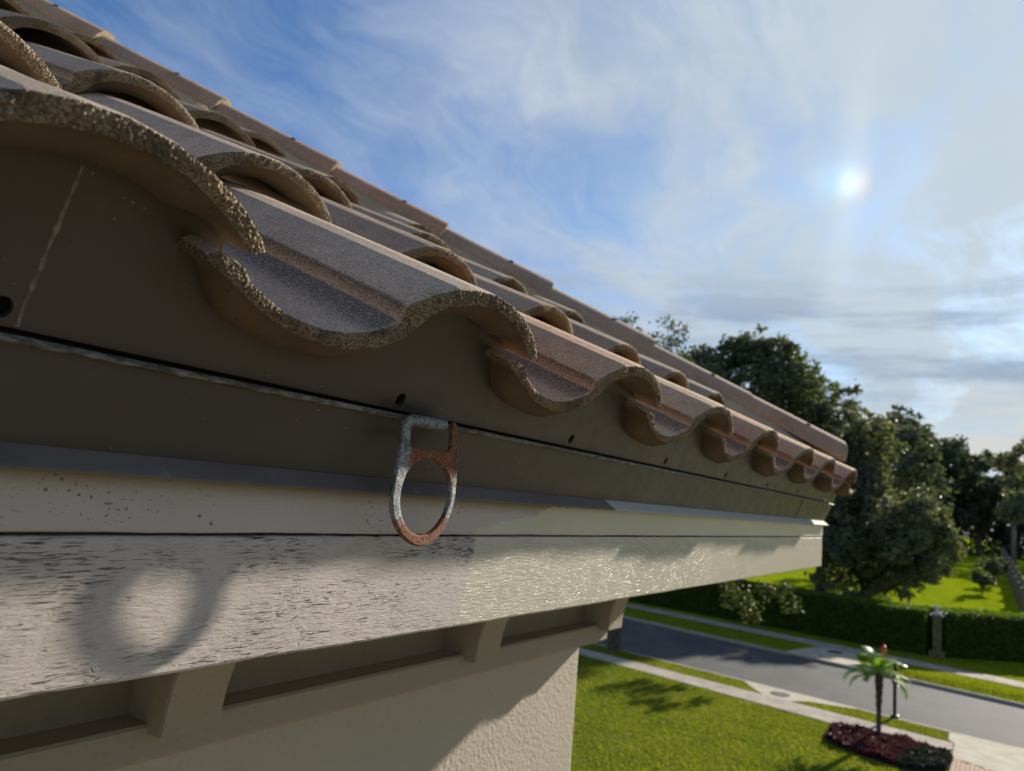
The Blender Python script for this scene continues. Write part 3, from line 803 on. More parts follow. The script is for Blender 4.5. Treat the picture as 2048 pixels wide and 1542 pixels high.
for row in range(0, 9):
    for n_ in range(-6, 9):
        if row == 0:
            if n_ in HERO: sd, M_, K_, NW_ = HERO[n_]; me = MESH[(sd, M_)]
            else: me = MID[n_ % 3]
            colr = {-1: (0.41, 0.325, 0.237), 0: GREY, 1: TERRA, 2: SAND, 3: PINK, 4: (0.48, 0.265, 0.155), 5: PINK, -2: GREY}.get(n_, jit(TERRA if n_ > 0 else GREY))
        elif row == 1:
            me = MID[(n_ * 2 + row) % 3]; colr = jit({-1: GREY, 0: GREY, 1: MAUVE, 2: MAUVE}.get(n_, MAUVE))
        else:
            me = LOW[(n_ + row) % 2] if row > 2 else MID[(n_ + row) % 3]; colr = jit(random.choice([GREY, MAUVE, SAND]))
        put_tile(me, n_, row, colr)
for row in range(0, 5):
    for n_ in range(-9, 9):
        # tiles of the side slope run away from the hip: the tile axis starts at the corner
        x0 = 0.45 + 0.302 * (n_ + 9)
        y = 0.352 + PITCH * row
        if x0 + 0.30 < y: continue
        M = tile_matrix(x0, row, True); me = LOW[(n_ + row) % 2]
        if x0 < y + LEN * CT + 0.05:
            bm = bmesh.new(); bm.from_mesh(me); bm.transform(M); nrm = Vector((1, 1, 0)).normalized()
            bmesh.ops.bisect_plane(bm, geom=bm.verts[:] + bm.edges[:] + bm.faces[:], plane_co=Vector((DIAG, 0, 0)) + nrm * 0.012, plane_no=nrm, clear_inner=True)
            if not bm.faces: bm.free(); continue
            bm.transform(M.inverted()); me = bpy.data.meshes.new('roof_tile'); bm.to_mesh(me); bm.free()
            for m in (M_TILE, M_CORE, M_UNDER): me.materials.append(m)
        o = bpy.data.objects.new('roof_tile', me); link(o); o.matrix_basis = M; o.color = (*jit(random.choice([TERRA, MAUVE, SAND])), 1); attach(o, roof)

# ---- eave closure behind the tiles: scalloped sheet with weep holes
NH, NS = Vector((0, -0.447, 0.894)), Vector((0, 0.894, 0.447))
def plane_pt(x, t, off=0.0035):
    p = Vector((x, HEM_Y, HEM_Z)) + Vector((0, -0.447, 0.894)) * t + NS * off
    return Vector((p.x, p.y, Z(p.z)))
Tm = resample(T_TOP, 300); Bm = resample(T_BOT, 300)
MIDP = np.c_[(Tm[:, 0] + Bm[:, 0]) / 2, (Tm[:, 1] + Bm[:, 1]) / 2]
def scallop(x):
    best = -1
    for n_ in range(-14, 10):
        u = x - (0.265 + 0.302 * n_)
        if MIDP[0, 0] <= u <= MIDP[-1, 0]:
            best = max(best, float(np.interp(u, MIDP[:, 0], MIDP[:, 1])))
    return best + 0.0843
holes = [0.151 + 0.2975 * k for k in range(-4, 8)]
TS = 0.028
bm = bmesh.new(); HR = 0.0052; HT = 0.0125
x = -3.0; cuts = []
XE = DIAG - HEM_Y
edges_x = [-1.6] + [v for h_ in holes for v in (h_ - 0.012, h_ + 0.012)] + [XE]
# plain strips between holes
def quad(xa, xb, ta, tb_): bm.faces.new([bm.verts.new(plane_pt(*p)) for p in ((xa, ta), (xb, ta), (xb, tb_), (xa, tb_))])
for k in range(0, len(edges_x) - 1, 2):
    if edges_x[k + 1] > edges_x[k]: quad(edges_x[k], edges_x[k + 1], 0.0028, TS)
for h_ in holes:
    N_ = 24; ring = []; outer = []
    for k in range(N_):
        a = 2 * math.pi * k / N_ + math.pi / 4
        ring.append(bm.verts.new(plane_pt(h_ + HR * math.cos(a), HT + HR * 1.15 * math.sin(a))))
        ca, sa = math.cos(a), math.sin(a); s = 1 / max(abs(ca), abs(sa))
        ty = HT + (sa * s) * (HT - 0.0028 if sa < 0 else TS - HT)
        outer.append(bm.verts.new(plane_pt(h_ + ca * s * 0.012, ty)))
    inner = [bm.verts.new(v.co + Vector((0, 0.894, 0.447)) * 0.004) for v in ring]
    for k in range(N_):
        bm.faces.new((outer[k], outer[(k + 1) % N_], ring[(k + 1) % N_], ring[k]))
        bm.faces.new((ring[k], ring[(k + 1) % N_], inner[(k + 1) % N_], inner[k]))
NX = 760
top = []; bot = []
for k in range(NX + 1):
    x = -1.6 + (XE + 1.6) * k / NX
    bot.append(bm.verts.new(plane_pt(x, TS))); top.append(bm.verts.new(plane_pt(x, max(scallop(x), TS + 0.002))))
for k in range(NX): bm.faces.new((bot[k], bot[k + 1], top[k + 1], top[k]))
bmesh.ops.remove_doubles(bm, verts=bm.verts, dist=1e-5)
obj('eave_closure', bm_mesh('eave_closure', bm), house, M_METAL)
obj('added_eave_backing', mesh_py('added_eave_backing', [plane_pt(-1.6, -0.03, 0.012), plane_pt(XE - 0.01, -0.03, 0.012), plane_pt(XE - 0.01, 0.045, 0.012), plane_pt(-1.6, 0.045, 0.012)], [(0, 1, 2, 3)]), house, M_DARK)  # added dark sheet, stands for the unlit roof space behind holes and gap
# caulked seam in the closure sheet
V = []; F = []
for k in range(70):
    t = 0.004 + k * 0.0013; x = 0.1605 + 0.0007 * noise.noise(Vector((t * 90, 0, 0)))
    wd = 0.0006 + 0.0011 * max(0, noise.noise(Vector((t * 160, 5, 0))) + 0.45) + (0.0022 if 0.036 < t < 0.044 else 0) * abs(noise.noise(Vector((t * 900, 2, 0))))
    for s, o_ in ((-1, 0.0002), (0, -0.0009), (1, 0.0002)): V.append(plane_pt(x + s * wd, t, o_ + 0.0035))
for k in range(69):
    for s in range(2): F.append((k * 3 + s, k * 3 + s + 1, k * 3 + s + 4, k * 3 + s + 3))
obj('caulk_bead', mesh_np('caulk_bead', [tuple(v) for v in V], F, True), house, M_CAULK)

# ---- hip caps with mortar bed and nails
HD = Vector((-1, 1, 0.561)).normalized(); HS = Vector((1, 1, 0)).normalized(); HU = HS.cross(HD).normalized()
if HU.z < 0: HU = -HU
def cap_mesh(seed):
    R0, R1, th, L = 0.078, 0.070, 0.014, 0.40
    bm = bmesh.new(); NA, NL = 22, 8
    def ringpts(r, hh, v):
        pts = []
        for k in range(NA + 1):
            a = math.pi * k / NA
            pts.append(bm.verts.new((r * math.cos(a) * (1.0), v + (0.0025 * noise.noise(Vector((k * .9, seed, 0))) if v == 0 else 0), hh * math.sin(a) ** 0.85)))
        return pts
    O = [ringpts(R0 + (R1 - R0) * i / NL, R0 + (R1 - R0) * i / NL, L * i / NL) for i in range(NL + 1)]
    I = [ringpts(R0 - th + (R1 - R0) * i / NL, R0 - th + (R1 - R0) * i / NL, L * i / NL) for i in range(NL + 1)]
    for G_, fl, mi_ in ((O, 0, 0), (I, 1, 2)):
        for i in range(NL):
            for k in range(NA):
                q = (G_[i][k], G_[i][k + 1], G_[i + 1][k + 1], G_[i + 1][k]); f = bm.faces.new(q); f.material_index = mi_; f.smooth = True
    for k in range(NA):
        bm.faces.new((O[0][k], O[0][k + 1], I[0][k + 1], I[0][k])).material_index = 1
        bm.faces.new((O[NL][k], O[NL][k + 1], I[NL][k + 1], I[NL][k])).material_index = 1
    for k in (0, NA):
        for i in range(NL): bm.faces.new((O[i][k], O[i + 1][k], I[i + 1][k], I[i][k])).material_index = 1
    bmesh.ops.recalc_face_normals(bm, faces=bm.faces)
    for e in bm.edges:
        if len(e.link_faces) == 2 and e.link_faces[0].material_index != e.link_faces[1].material_index: e.smooth = False
    me = bpy.data.meshes.new('hip_tile'); bm.to_mesh(me); bm.free()
    for m in (M_TILE, M_CORE, M_UNDER): me.materials.append(m)
    return me
CAPS = [cap_mesh(i) for i in range(2)]
nail_me = bpy.data.meshes.new('nail'); bm = bmesh.new(); bm_lathe(bm, [(0.0065, 0), (0.0065, 0.002), (0.003, 0.0035)], 10); bm.to_mesh(nail_me); bm.free(); nail_me.materials.append(M_NAIL)
capcol = [tuple(min(1, v * k) for v, k in zip(c, (1.08, .98, .84))) for c in [(0.33, 0.235, 0.19), (0.32, 0.25, 0.215), (0.31, 0.245, 0.21), (0.30, 0.24, 0.205), (0.36, 0.235, 0.175), (0.335, 0.225, 0.175), (0.31, 0.225, 0.18), (0.38, 0.27, 0.195), (0.36, 0.25, 0.18), (0.36, 0.25, 0.18), (0.34, 0.25, 0.2)]]
for k in range(11):
    y = 0.408 + 0.2257 * k
    ztop = Z(0.3735 + 0.1267 * (k - 1)) + (0.012 if k == 0 else 0)
    tilt = 0.022
    D = (HD - HU * tilt).normalized(); U = HS.cross(D).normalized(); U = U if U.z > 0 else -U
    base = Vector((DIAG - y, y, ztop)) - U * 0.078
    M = Matrix(((HS.x, D.x, U.x, base.x), (HS.y, D.y, U.y, base.y), (HS.z, D.z, U.z, base.z), (0, 0, 0, 1)))
    o = bpy.data.objects.new('hip_tile', CAPS[k % 2]); link(o); o.matrix_basis = M; o.color = (*capcol[k], 1); attach(o, roof)
    if k > 0 or True:
        a = math.radians(128)
        p = M @ Vector((0.0765 * math.cos(a), 0.135, 0.0765 * math.sin(a)))
        nz = (M.to_3x3() @ Vector((math.cos(a), 0, math.sin(a)))).normalized()
        o = bpy.data.objects.new('nail', nail_me); link(o); o.matrix_basis = Matrix.Translation(p) @ nz.to_track_quat('Z', 'Y').to_matrix().to_4x4(); attach(o, roof)
# mortar bed
V = []; F = []
secs = [(-0.135, -0.055), (-0.110, -0.010), (-0.088, 0.006), (-0.070, 0.018), (-0.045, 0.026), (0.0, 0.030), (0.045, 0.026), (0.070, 0.018), (0.088, 0.006), (0.110, -0.010), (0.135, -0.055)]
NL = 260
for i in range(NL + 1):
    y = 0.42 + 2.45 * i / NL
    c0 = Vector((DIAG - y, y, Z(0.12 + (y - 0.352) * 0.565)))
    for j, (s, h) in enumerate(secs):
        nn = noise.noise(Vector((i * 0.16, j * 0.7, 0))) * 0.006 + noise.noise(Vector((i * 0.5, j * 1.9, 3))) * 0.003
        foot = min(1.0, i / 16.0)
        V.append(c0 + HS * (s * (0.75 + 0.25 * foot)) + HU * ((h + nn) * (foot if h > 0 else 1)))
ns = len(secs)
for i in range(NL):
    for j in range(ns - 1): F.append((i * ns + j, i * ns + j + 1, (i + 1) * ns + j + 1, (i + 1) * ns + j))
obj('mortar_bed', mesh_np('mortar_bed', [tuple(v) for v in V], F, True), roof, M_MORTAR)

# ------------------------------------------------------------------ anchor ring hanging from the hem
ring = empty('anchor_ring', (0.4725, 0.405, Z(0.053)))
setp(ring, 'rusty galvanised steel D-ring hanging from the metal eave flashing', 'anchor ring')
RY = 0.4030
RS = RY / 0.3905
# forged flat plate: outline with two arms that wrap the sleeve, and an egg-shaped hole
OUTL = [(0.4432, 0.0489), (0.4412, 0.0538), (0.4464, 0.0575), (0.4539, 0.0567), (0.4576, 0.0513), (0.4519, 0.048), (0.4523, 0.0398), (0.4525, 0.0314), (0.463, 0.0319), (0.4774, 0.0319), (0.4924, 0.032), (0.5072, 0.0327), (0.5072, 0.0395), (0.5066, 0.0482), (0.5058, 0.057), (0.5079, 0.0604), (0.5122, 0.0595), (0.5153, 0.0504), (0.5167, 0.0405), (0.5181, 0.0306), (0.519, 0.0196), (0.5199, 0.0086), (0.5202, -0.0002), (0.5199, -0.0079), (0.5174, -0.02), (0.5105, -0.032), (0.5011, -0.0424), (0.4889, -0.0486), (0.4771, -0.05), (0.4658, -0.047), (0.4547, -0.0408), (0.4462, -0.0325), (0.4406, -0.0232), (0.4376, -0.0115), (0.4386, 0.0033), (0.44, 0.0123), (0.4412, 0.0204), (0.4426, 0.0326)]
HOLE = [(0.4753, 0.0247), (0.4619, 0.0192), (0.4526, 0.0103), (0.4484, -0.0011), (0.4477, -0.0111), (0.4499, -0.0209), (0.4554, -0.0297), (0.4641, -0.0368), (0.4756, -0.0406), (0.4874, -0.0395), (0.498, -0.0337), (0.5074, -0.0235), (0.5124, -0.0115), (0.513, -0.0006), (0.5089, 0.0101), (0.5007, 0.0181), (0.4887, 0.0236)]
def closed_dens(P, n, it):
    P = np.array(P + P[:1]); d_ = np.r_[0, np.cumsum(np.hypot(*np.diff(P, axis=0).T))]; q = np.linspace(0, d_[-1], n, endpoint=False)
    Q = np.c_[np.interp(q, d_, P[:, 0]), np.interp(q, d_, P[:, 1])]
    for _ in range(it): Q = 0.25 * np.roll(Q, 1, 0) + 0.5 * Q + 0.25 * np.roll(Q, -1, 0)
    return Q
cu = bpy.data.curves.new('ring', 'CURVE'); cu.dimensions = '2D'; cu.fill_mode = 'BOTH'; cu.extrude = 0.0010; cu.bevel_depth = 0.0014; cu.bevel_resolution = 2; cu.offset = -0.0014
for P, n_ in ((OUTL, 220), (HOLE, 120)):
    Q = closed_dens(P, n_, 5); sp_ = cu.splines.new('POLY'); sp_.points.add(len(Q) - 1); sp_.use_cyclic_u = True
    for k, (x, z) in enumerate(Q): sp_.points[k].co = (x, z, 0, 1)
co_ = bpy.data.objects.new('ring_outline', cu); link(co_)
me = bpy.data.meshes.new_from_object(co_.evaluated_get(bpy.context.evaluated_depsgraph_get())); bpy.data.objects.remove(co_); bpy.data.curves.remove(cu)
me.transform(Matrix(((1, 0, 0, 0), (0, 0, -1, RY), (0, 1, 0, EYE), (0, 0, 0, 1))))
bm = bmesh.new(); bm.from_mesh(me); bmesh.ops.remove_doubles(bm, verts=bm.verts, dist=1e-6); bmesh.ops.recalc_face_normals(bm, faces=bm.faces); bm.to_mesh(me); bm.free()
tmp = bpy.data.objects.new('ring', me); link(tmp)
md = tmp.modifiers.new('r', 'REMESH'); md.mode = 'VOXEL'; md.voxel_size = 0.00055; md.use_smooth_shade = True
ms = tmp.modifiers.new('s', 'SMOOTH'); ms.factor = 0.5; ms.iterations = 6
dg = bpy.context.evaluated_depsgraph_get(); me = bpy.data.meshes.new_from_object(tmp.evaluated_get(dg))
old = tmp.data; tmp.data = me; tmp.modifiers.clear(); bpy.data.meshes.remove(old); me.name = 'ring'
pts_r = [((0.431, .05), .15), ((0.4297, .036), .1), ((0.436, .028), .35), ((0.446, .027), 1.0), ((0.46, .027), 1.0), ((0.475, .028), 1.0), ((0.488, .029), .95), ((0.4877, .045), .8), ((0.489, .015), .75), ((0.4895, .006), .55), ((0.4895, -.003), .1), ((0.4875, -.013), .15), ((0.4835, -.022), .85), ((0.4740, -.0345), .95), ((0.4575, -.0405), 1.0), ((0.444, -.036), .95), ((0.4360, -.029), .75), ((0.4310, -.022), .12), ((0.4258, -.007), .0), ((0.4265, .012), .02), ((0.4290, .024), .08)]
co = np.empty(len(me.vertices) * 3, np.float32); me.vertices.foreach_get('co', co); co = co.reshape(-1, 3)
P = np.array([p for p, _ in pts_r]) * RS; rv = np.array([r for _, r in pts_r])
d2 = ((co[:, None, 0] - P[None, :, 0]) ** 2 + (co[:, None, 2] - EYE - P[None, :, 1]) ** 2)
wgt = 1 / (d2 + 8e-6) ** 2; val = (wgt * rv).sum(1) / wgt.sum(1)

at = me.attributes.new('rust', 'FLOAT', 'POINT'); at.data.foreach_set('value', val.astype(np.float32))
me.materials.append(M_RING); attach(tmp, ring)
bm = bmesh.new()
bm_tube(bm, [((0.4398 + 0.00118 * k) * RS, 0.4050, Z(0.0545 + 0.00003 * k)) for k in range(39)], [0.0030 if k in (0, 38) else 0.0047 + 0.0002 * noise.noise(Vector((k * .35, 0, 0))) for k in range(39)], 18)
obj('hinge_sleeve', bm_mesh('hinge_sleeve', bm, True), ring, M_ZINC)
bm = bmesh.new(); bm_box(bm, (0.462, 0.406, Z(0.0500)), (0.500, 0.414, Z(0.0525)), 0.0008)
obj('strap', bm_mesh('strap', bm), ring, M_ZINC)

# ------------------------------------------------------------------ vegetation
def leaf_arrays(C, size, elong=1.7, up=0.3, asp=None):
    """one folded diamond of four corners per centre"""
    n = len(C)
    nrm = rng.normal(size=(n, 3)); nrm[:, 2] += up; nrm /= np.linalg.norm(nrm, axis=1)[:, None]
    t = rng.normal(size=(n, 3)); t -= nrm * (t * nrm).sum(1)[:, None]; t /= np.linalg.norm(t, axis=1)[:, None]
    b = np.cross(nrm, t); s = size * rng.uniform(0.6, 1.35, n)[:, None]
    f = nrm * s * 0.18
    V = np.stack([C - t * s * elong * .5, C - b * s * .5 + f, C + t * s * elong * .5, C + b * s * .5 + f], 1).reshape(-1, 3)
    F = np.arange(4 * n).reshape(n, 4)
    return V, F

def crown_points(blobs, twig=0.35, per=26, density=1.0):
    """leaf centres: twigs scattered through the outer shell of each blob, leaves round each twig"""
    out = []
    for (cx, cy, cz, rx, ry, rz) in blobs:
        nt = max(6, int(density * 9 * (rx * ry * rz) ** (2 / 3) / (twig * twig) * 0.16))
        u = rng.normal(size=(nt, 3)); u /= np.linalg.norm(u, axis=1)[:, None]
        r = 0.50 + 0.55 * rng.random(nt) ** 0.6
        tw = np.array([cx, cy, cz]) + u * r[:, None] * np.array([rx, ry, rz])
        L = np.repeat(tw, per, 0) + rng.normal(size=(nt * per, 3)) * twig * np.array([0.55, 0.55, 0.42])
        out.append(L)
    return np.concatenate(out)

def make_blobs(c, r, n, size, flat=0.75, low=-0.6):
    """sub-crowns over an ellipsoid of radii r"""
    out = []
    for i in range(n):
        while True:
            u = rng.normal(size=3); u /= np.linalg.norm(u)
            if u[2] > low: break
        k = rng.uniform(0.55, 0.95); s = size * rng.uniform(0.65, 1.25)
        out.append((c[0] + u[0] * r[0] * k, c[1] + u[1] * r[1] * k, c[2] + u[2] * r[2] * k, s, s, s * flat))
    return out

def tree(name, label, cat, base, blobs, leafm, leaf, trunk_r, bark, twig=0.4, per=24, density=1.0, group=None, fork=None, lean=(0, 0)):
    t = empty(name, base); setp(t, label, cat, group)
    P = crown_points(blobs, twig, per, density)
    Vv, Ff = leaf_arrays(P, leaf)
    obj('crown', mesh_np('crown', Vv, Ff), t, leafm)
    B = np.array(blobs); top = B[:, :3].mean(0)
    bx, by, bz = base
    fk = fork if fork else bz + 0.35 * (top[2] - bz)
    bm = bmesh.new()
    f0 = Vector((bx + lean[0], by + lean[1], fk))
    bm_tube(bm, [(bx, by, bz - 0.3), (bx, by, bz + 0.05), (bx + lean[0] * .3, by + lean[1] * .3, bz + 0.45 * (fk - bz)), f0], [trunk_r * 1.6, trunk_r * 1.25, trunk_r, trunk_r * .9], 10)
    obj('trunk', bm_mesh('trunk', bm, True), t, bark)
    bm = bmesh.new()
    idx = rng.choice(len(blobs), min(len(blobs), 14), replace=False)
    for i in idx:
        e = Vector(blobs[i][:3]); m1 = f0.lerp(e, 0.4) + Vector((rng.normal() * .3, rng.normal() * .3, 0.5 + rng.normal() * .3)); m2 = f0.lerp(e, 0.75) + Vector((rng.normal() * .3, rng.normal() * .3, 0.3))
        bm_tube(bm, [f0 - Vector((0, 0, 0.3)), m1, m2, e], [trunk_r * .55, trunk_r * .32, trunk_r * .2, trunk_r * .08], 6)
    obj('branches', bm_mesh('branches', bm, True), t, bark)
    return t

def gz(x): return rise(x)
# street tree behind the roof: trunk on the verge, sparse top over the roof, low twigs hanging right
bl = []
for i in range(15): bl.append((31.5 + rng.normal() * 2.0, 14.2 + rng.normal() * 1.7, 8.5 + rng.random() * 5.0, 1.0, 1.0, .7))
bl += [(32.7, 16.4, 15.0, .8, .8, .7), (32.8, 14.9, 14.6, 1.0, .9, .8), (33.0, 12.5, 13.8, .9, .8, .9), (33.0, 13.6, 14.2, .8, .8, .8), (32.6, 16.0, 15.6, .85, .8, .7), (32.8, 15.3, 15.3, .7, .7, .6), (33.0, 14.7, 14.4, .8, .6, .7), (32.9, 13.3, 14.9, .9, .75, .85), (33.1, 12.8, 14.4, .7, .6, .8), (33.1, 14.0, 13.2, 1.1, 1.0, .7), (32.8, 15.8, 13.6, 1.2, 1.1, .9), (33.0, 12.9, 13.0, .9, .7, .7)]
bl += [(33.4, 9.9, 3.3, .45, .4, .3), (33.0, 8.95, 3.0, .22, .2, .36), (33.0, 8.75, 2.45, .15, .12, .34), (33.2, 8.2, 3.5, .4, .3, .3), (33.2, 7.6, 3.4, .3, .25, .35), (33.3, 7.2, 3.0, .15, .15, .4), (33.4, 9.9, 2.7, .15, .15, .3), (33.4, 9.3, 2.75, .12, .12, .3), (33.2, 11.5, 4.4, 1.2, 1.0, .8), (32.6, 12.6, 6.4, 1.3, 1.2, .9)]
tree('street_tree', 'slender verge tree with dark trunk, sparse top showing over the roof', 'tree', (31.4, 14.4, 0.0), bl, M_STREETLEAF, 0.115, 0.25, M_BARK, 0.30, 20, 0.75, fork=5.0)

# oaks beyond the hedge
bl = make_blobs((58.0, 16.6, 14.2), (6.5, 6.8, 6.2), 34, 2.1, 0.75, -0.75) + make_blobs((57.5, 14.5, 9.0), (5.5, 5.5, 4.0), 14, 2.0) + [(58, 16.6, 19.6, 1.9, 1.8, 1.3), (58, 14.6, 19.4, 1.5, 1.3, 1.2), (58, 18.6, 19.2, 1.5, 1.5, 1.0), (58, 20.8, 18.0, 1.8, 1.8, 1.4), (58, 12.8, 18.4, 1.6, 1.5, 1.3), (58, 12.2, 16.6, 1.6, 1.5, 1.4)]
tree('oak_tree', 'tall dense dark oak with a domed top rising behind the far end of the roof', 'tree', (58.2, 17.0, gz(58.2)), bl, M_OAK, 0.26, 0.5, M_BARK, 0.50, 24, 1.15, 'oaks beyond the hedge')
bl = make_blobs((64.0, 11.0, 12.6), (5.0, 4.6, 4.4), 22, 1.8, 0.8, -0.8) + make_blobs((64.0, 9.6, 8.5), (4.5, 4.0, 3.5), 12, 1.6) + [(62.5, 13.4, 16.8, 1.8, 1.7, 1.5), (62.5, 11.9, 15.6, 1.8, 1.6, 1.5), (62.5, 10.5, 14.2, 1.6, 1.5, 1.4), (62.5, 9.2, 12.8, 1.5, 1.4, 1.4), (62.5, 8.2, 11.0, 1.5, 1.4, 1.4), (64, 11.6, 16.9, 1.1, 1.0, 1.3), (64, 9.6, 15.4, .9, .9, 1.2), (64.2, 8.2, 13.6, 1.2, 1.0, 1.1)]
tree('oak_tree', 'ragged oak with pointed tufts stepping down between the domed oak and the spreading oak', 'tree', (64.5, 11.8, gz(64.5)), bl, M_OAK2, 0.25, 0.4, M_BARK, 0.48, 24, 1.1, 'oaks beyond the hedge')
bl = make_blobs((61.5, 7.0, 6.0), (5.2, 4.3, 4.0), 40, 1.45, 0.8, -0.85) + make_blobs((61.0, 9.6, 4.4), (4.0, 3.2, 2.6), 18, 1.3) + [(61.5, 3.4, 6.9, 1.0, .9, .9), (61.5, 2.9, 5.9, .8, .8, .8), (61.2, 8.8, 1.9, 1.2, 1.2, .8), (61.2, 7.0, 2.1, 1.2, 1.2, .9), (61.2, 5.6, 2.6, 1.1, 1.1, 1.0), (61.0, 10.8, 2.2, 1.2, 1.2, .8)]
tree('oak_tree', 'broad olive-green oak with leaves drooping to the sunny lawn, right of the roof corner', 'tree', (62.5, 8.2, gz(62.5)), bl, M_OAK2, 0.21, 0.45, M_BARK, 0.40, 26, 1.5, 'oaks beyond the hedge')

# the wood at the top of the rise, tree by tree
def far_tree(label, x, y, h, rx, leafm=M_FARLEAF, leaf=0.52, dens=1.0, n=30, low=0.30):
    x, y, h, rx = x * 1.30, y * 1.30, h * 1.27, rx * 1.25
    b = gz(x); cz = b + h * 0.54
    bl = make_blobs((x, y, cz), (rx, rx, h * 0.44), n, rx * 0.36, 0.8, -0.95)
    tree('woodland_tree', label, 'tree', (x, y, b), bl, leafm, leaf, 0.4, M_BARK, 0.75, 22, dens, 'trees along the top of the lawn')
far_tree('tall dark tree of the wood rising directly right of the spreading oak', 128, 13.0, 22.0, 6.2)
far_tree('round-topped tree of the wood, second to the right of the spreading oak', 130, 7.2, 19.0, 5.2)
far_tree('lower dark tree of the wood above the middle of the lawn', 128, 2.0, 17.2, 5.0)
far_tree('paler loose tree of the wood at the right edge, tallest there', 120, -4.6, 19.5, 4.4, M_OAK2, 0.42, 0.8, 22)
far_tree('dark tree of the wood standing behind the pale bare trunk', 138, -3.0, 15.0, 5.5)
far_tree('dark tree of the wood partly hidden behind the ragged oak', 118, 20.0, 21.0, 6.5)
far_tree('deep green tree of the wood filling the gap above the shrubs', 142, 4.8, 15.5, 5.5)
far_tree('dark tree of the wood farthest right, past the brick fence', 130, -12.5, 18.0, 6.0)
far_tree('dark tree of the wood behind the domed oak', 120, 30.0, 20.0, 7.0)
far_tree('dark tree of the wood filling the dip just right of the ragged oak', 70.0, 7.2, 14.2, 3.7, M_FARLEAF, 0.34, 1.1, 30)
far_tree('full dark tree of the wood between the two tallest crowns', 124, 9.8, 20.0, 5.6)
# undergrowth edge along the wood
P = []
for i in range(230):
    y = -24 + 72 * rng.random(); x = 176 + rng.normal() * 4.0
    s = rng.uniform(1.2, 4.2) + (5.0 * rng.random() if i % 2 else 0); P.append((x, y, gz(x) + s * 0.7, 1.6, 1.6, s))
Vv, Ff = leaf_arrays(crown_points(P, 0.7, 18, 0.5), 0.42)
setp(obj('undergrowth', mesh_np('undergrowth', Vv, Ff), None, M_FARLEAF), kind='stuff')
# pale trunk
bt = [(127 + rng.normal(), -2.6 + rng.normal() * 1.3, gz(127) + 7.5 + rng.random() * 3, 1.5, 1.5, 1.2) for _ in range(10)]
tree('woodland_tree', 'tree with a pale bare trunk standing by the end of the brick fence', 'tree', (127, -2.2, gz(127)), bt, M_OAK2, 0.4, 0.28, M_PALEBARK, 0.7, 18, 0.8, 'trees along the top of the lawn', fork=gz(127) + 6.0)

# young shrubs on the lawn
for (x, y, h, r, lab) in ((84.5, 1.05, 3.0, 0.85, 'small dark upright shrub on the sunny lawn, nearest the hedge'), (94.0, 0.1, 3.1, 1.05, 'small bushy shrub on the lawn beside the brick fence columns'), (101.0, -0.25, 2.6, 0.9, 'small spreading shrub on the lawn, farthest up towards the wood')):
    b = gz(x); bl = make_blobs((x, y, b + h * .62), (r, r, h * .36), 12, 0.42, 0.9, -0.9)
    tree('shrub', lab, 'shrub', (x, y, b), bl, M_OAK, 0.16, 0.07, M_BARK, 0.22, 16, 1.0, 'shrubs on the far lawn')

# clipped hedges
def hedge(label, p0, p1, depth, h, dens):
    p0 = Vector(p0); p1 = Vector(p1); d_ = (p1 - p0); L = d_.length; d_.normalize(); nv = Vector((d_.y, -d_.x))
    if nv.x < 0: nv = -nv
    t = empty('hedge', (p0.x, p0.y, 0)); setp(t, label, 'hedge', None)
    def pts(n_, face):
        a = rng.random(n_) * L; out = np.zeros((n_, 3))
        if face == 'front': q = rng.normal(size=n_) * 0.07; z = rng.random(n_) * h
        elif face == 'back': q = depth + rng.normal(size=n_) * 0.07; z = rng.random(n_) * h
        else: q = rng.random(n_) * depth; z = h + np.abs(rng.normal(size=n_)) * 0.05 - 0.03
        lump = np.array([noise.noise(Vector((aa * 0.9, zz_ * 0.9, 1.0))) for aa, zz_ in zip(a, z)]) * 0.12
        if face == 'front': q = q - lump
        else: z = z + lump * 0.6
        out[:, 0] = p0.x + d_.x * a + nv.x * q; out[:, 1] = p0.y + d_.y * a + nv.y * q; out[:, 2] = z
        return out
    C = np.concatenate([pts(int(L * h * dens), 'front'), pts(int(L * h * dens * .35), 'back'), pts(int(L * depth * dens * 1.1), 'top')])
    Vv, Ff = leaf_arrays(C, 0.105, 1.6)
    obj('foliage', mesh_np('foliage', Vv, Ff), t, M_HEDGE)
    bm = bmesh.new()
    q = [p0 + nv * 0.12, p1 + nv * 0.12, p1 + nv * (depth - .12), p0 + nv * (depth - .12)]
    lo = [bm.verts.new((v.x, v.y, -0.02)) for v in q]; hi = [bm.verts.new((v.x, v.y, h - 0.12)) for v in q]
    bm.faces.new(hi)
    for k in range(4): bm.faces.new((lo[k], lo[(k + 1) % 4], hi[(k + 1) % 4], hi[k]))
    obj('branch_core', bm_mesh('branch_core', bm), t, M_HEDGE)
hedge('long clipped dark hedge along the far pavement, left of the stone pillar', (46.0, 3.15), (48.6, 30.0), 2.4, 2.25, 210)
hedge('clipped hedge right of the stone pillar, bending back from the road', (46.6, 2.15), (56.0, -8.5), 2.4, 2.30, 190)

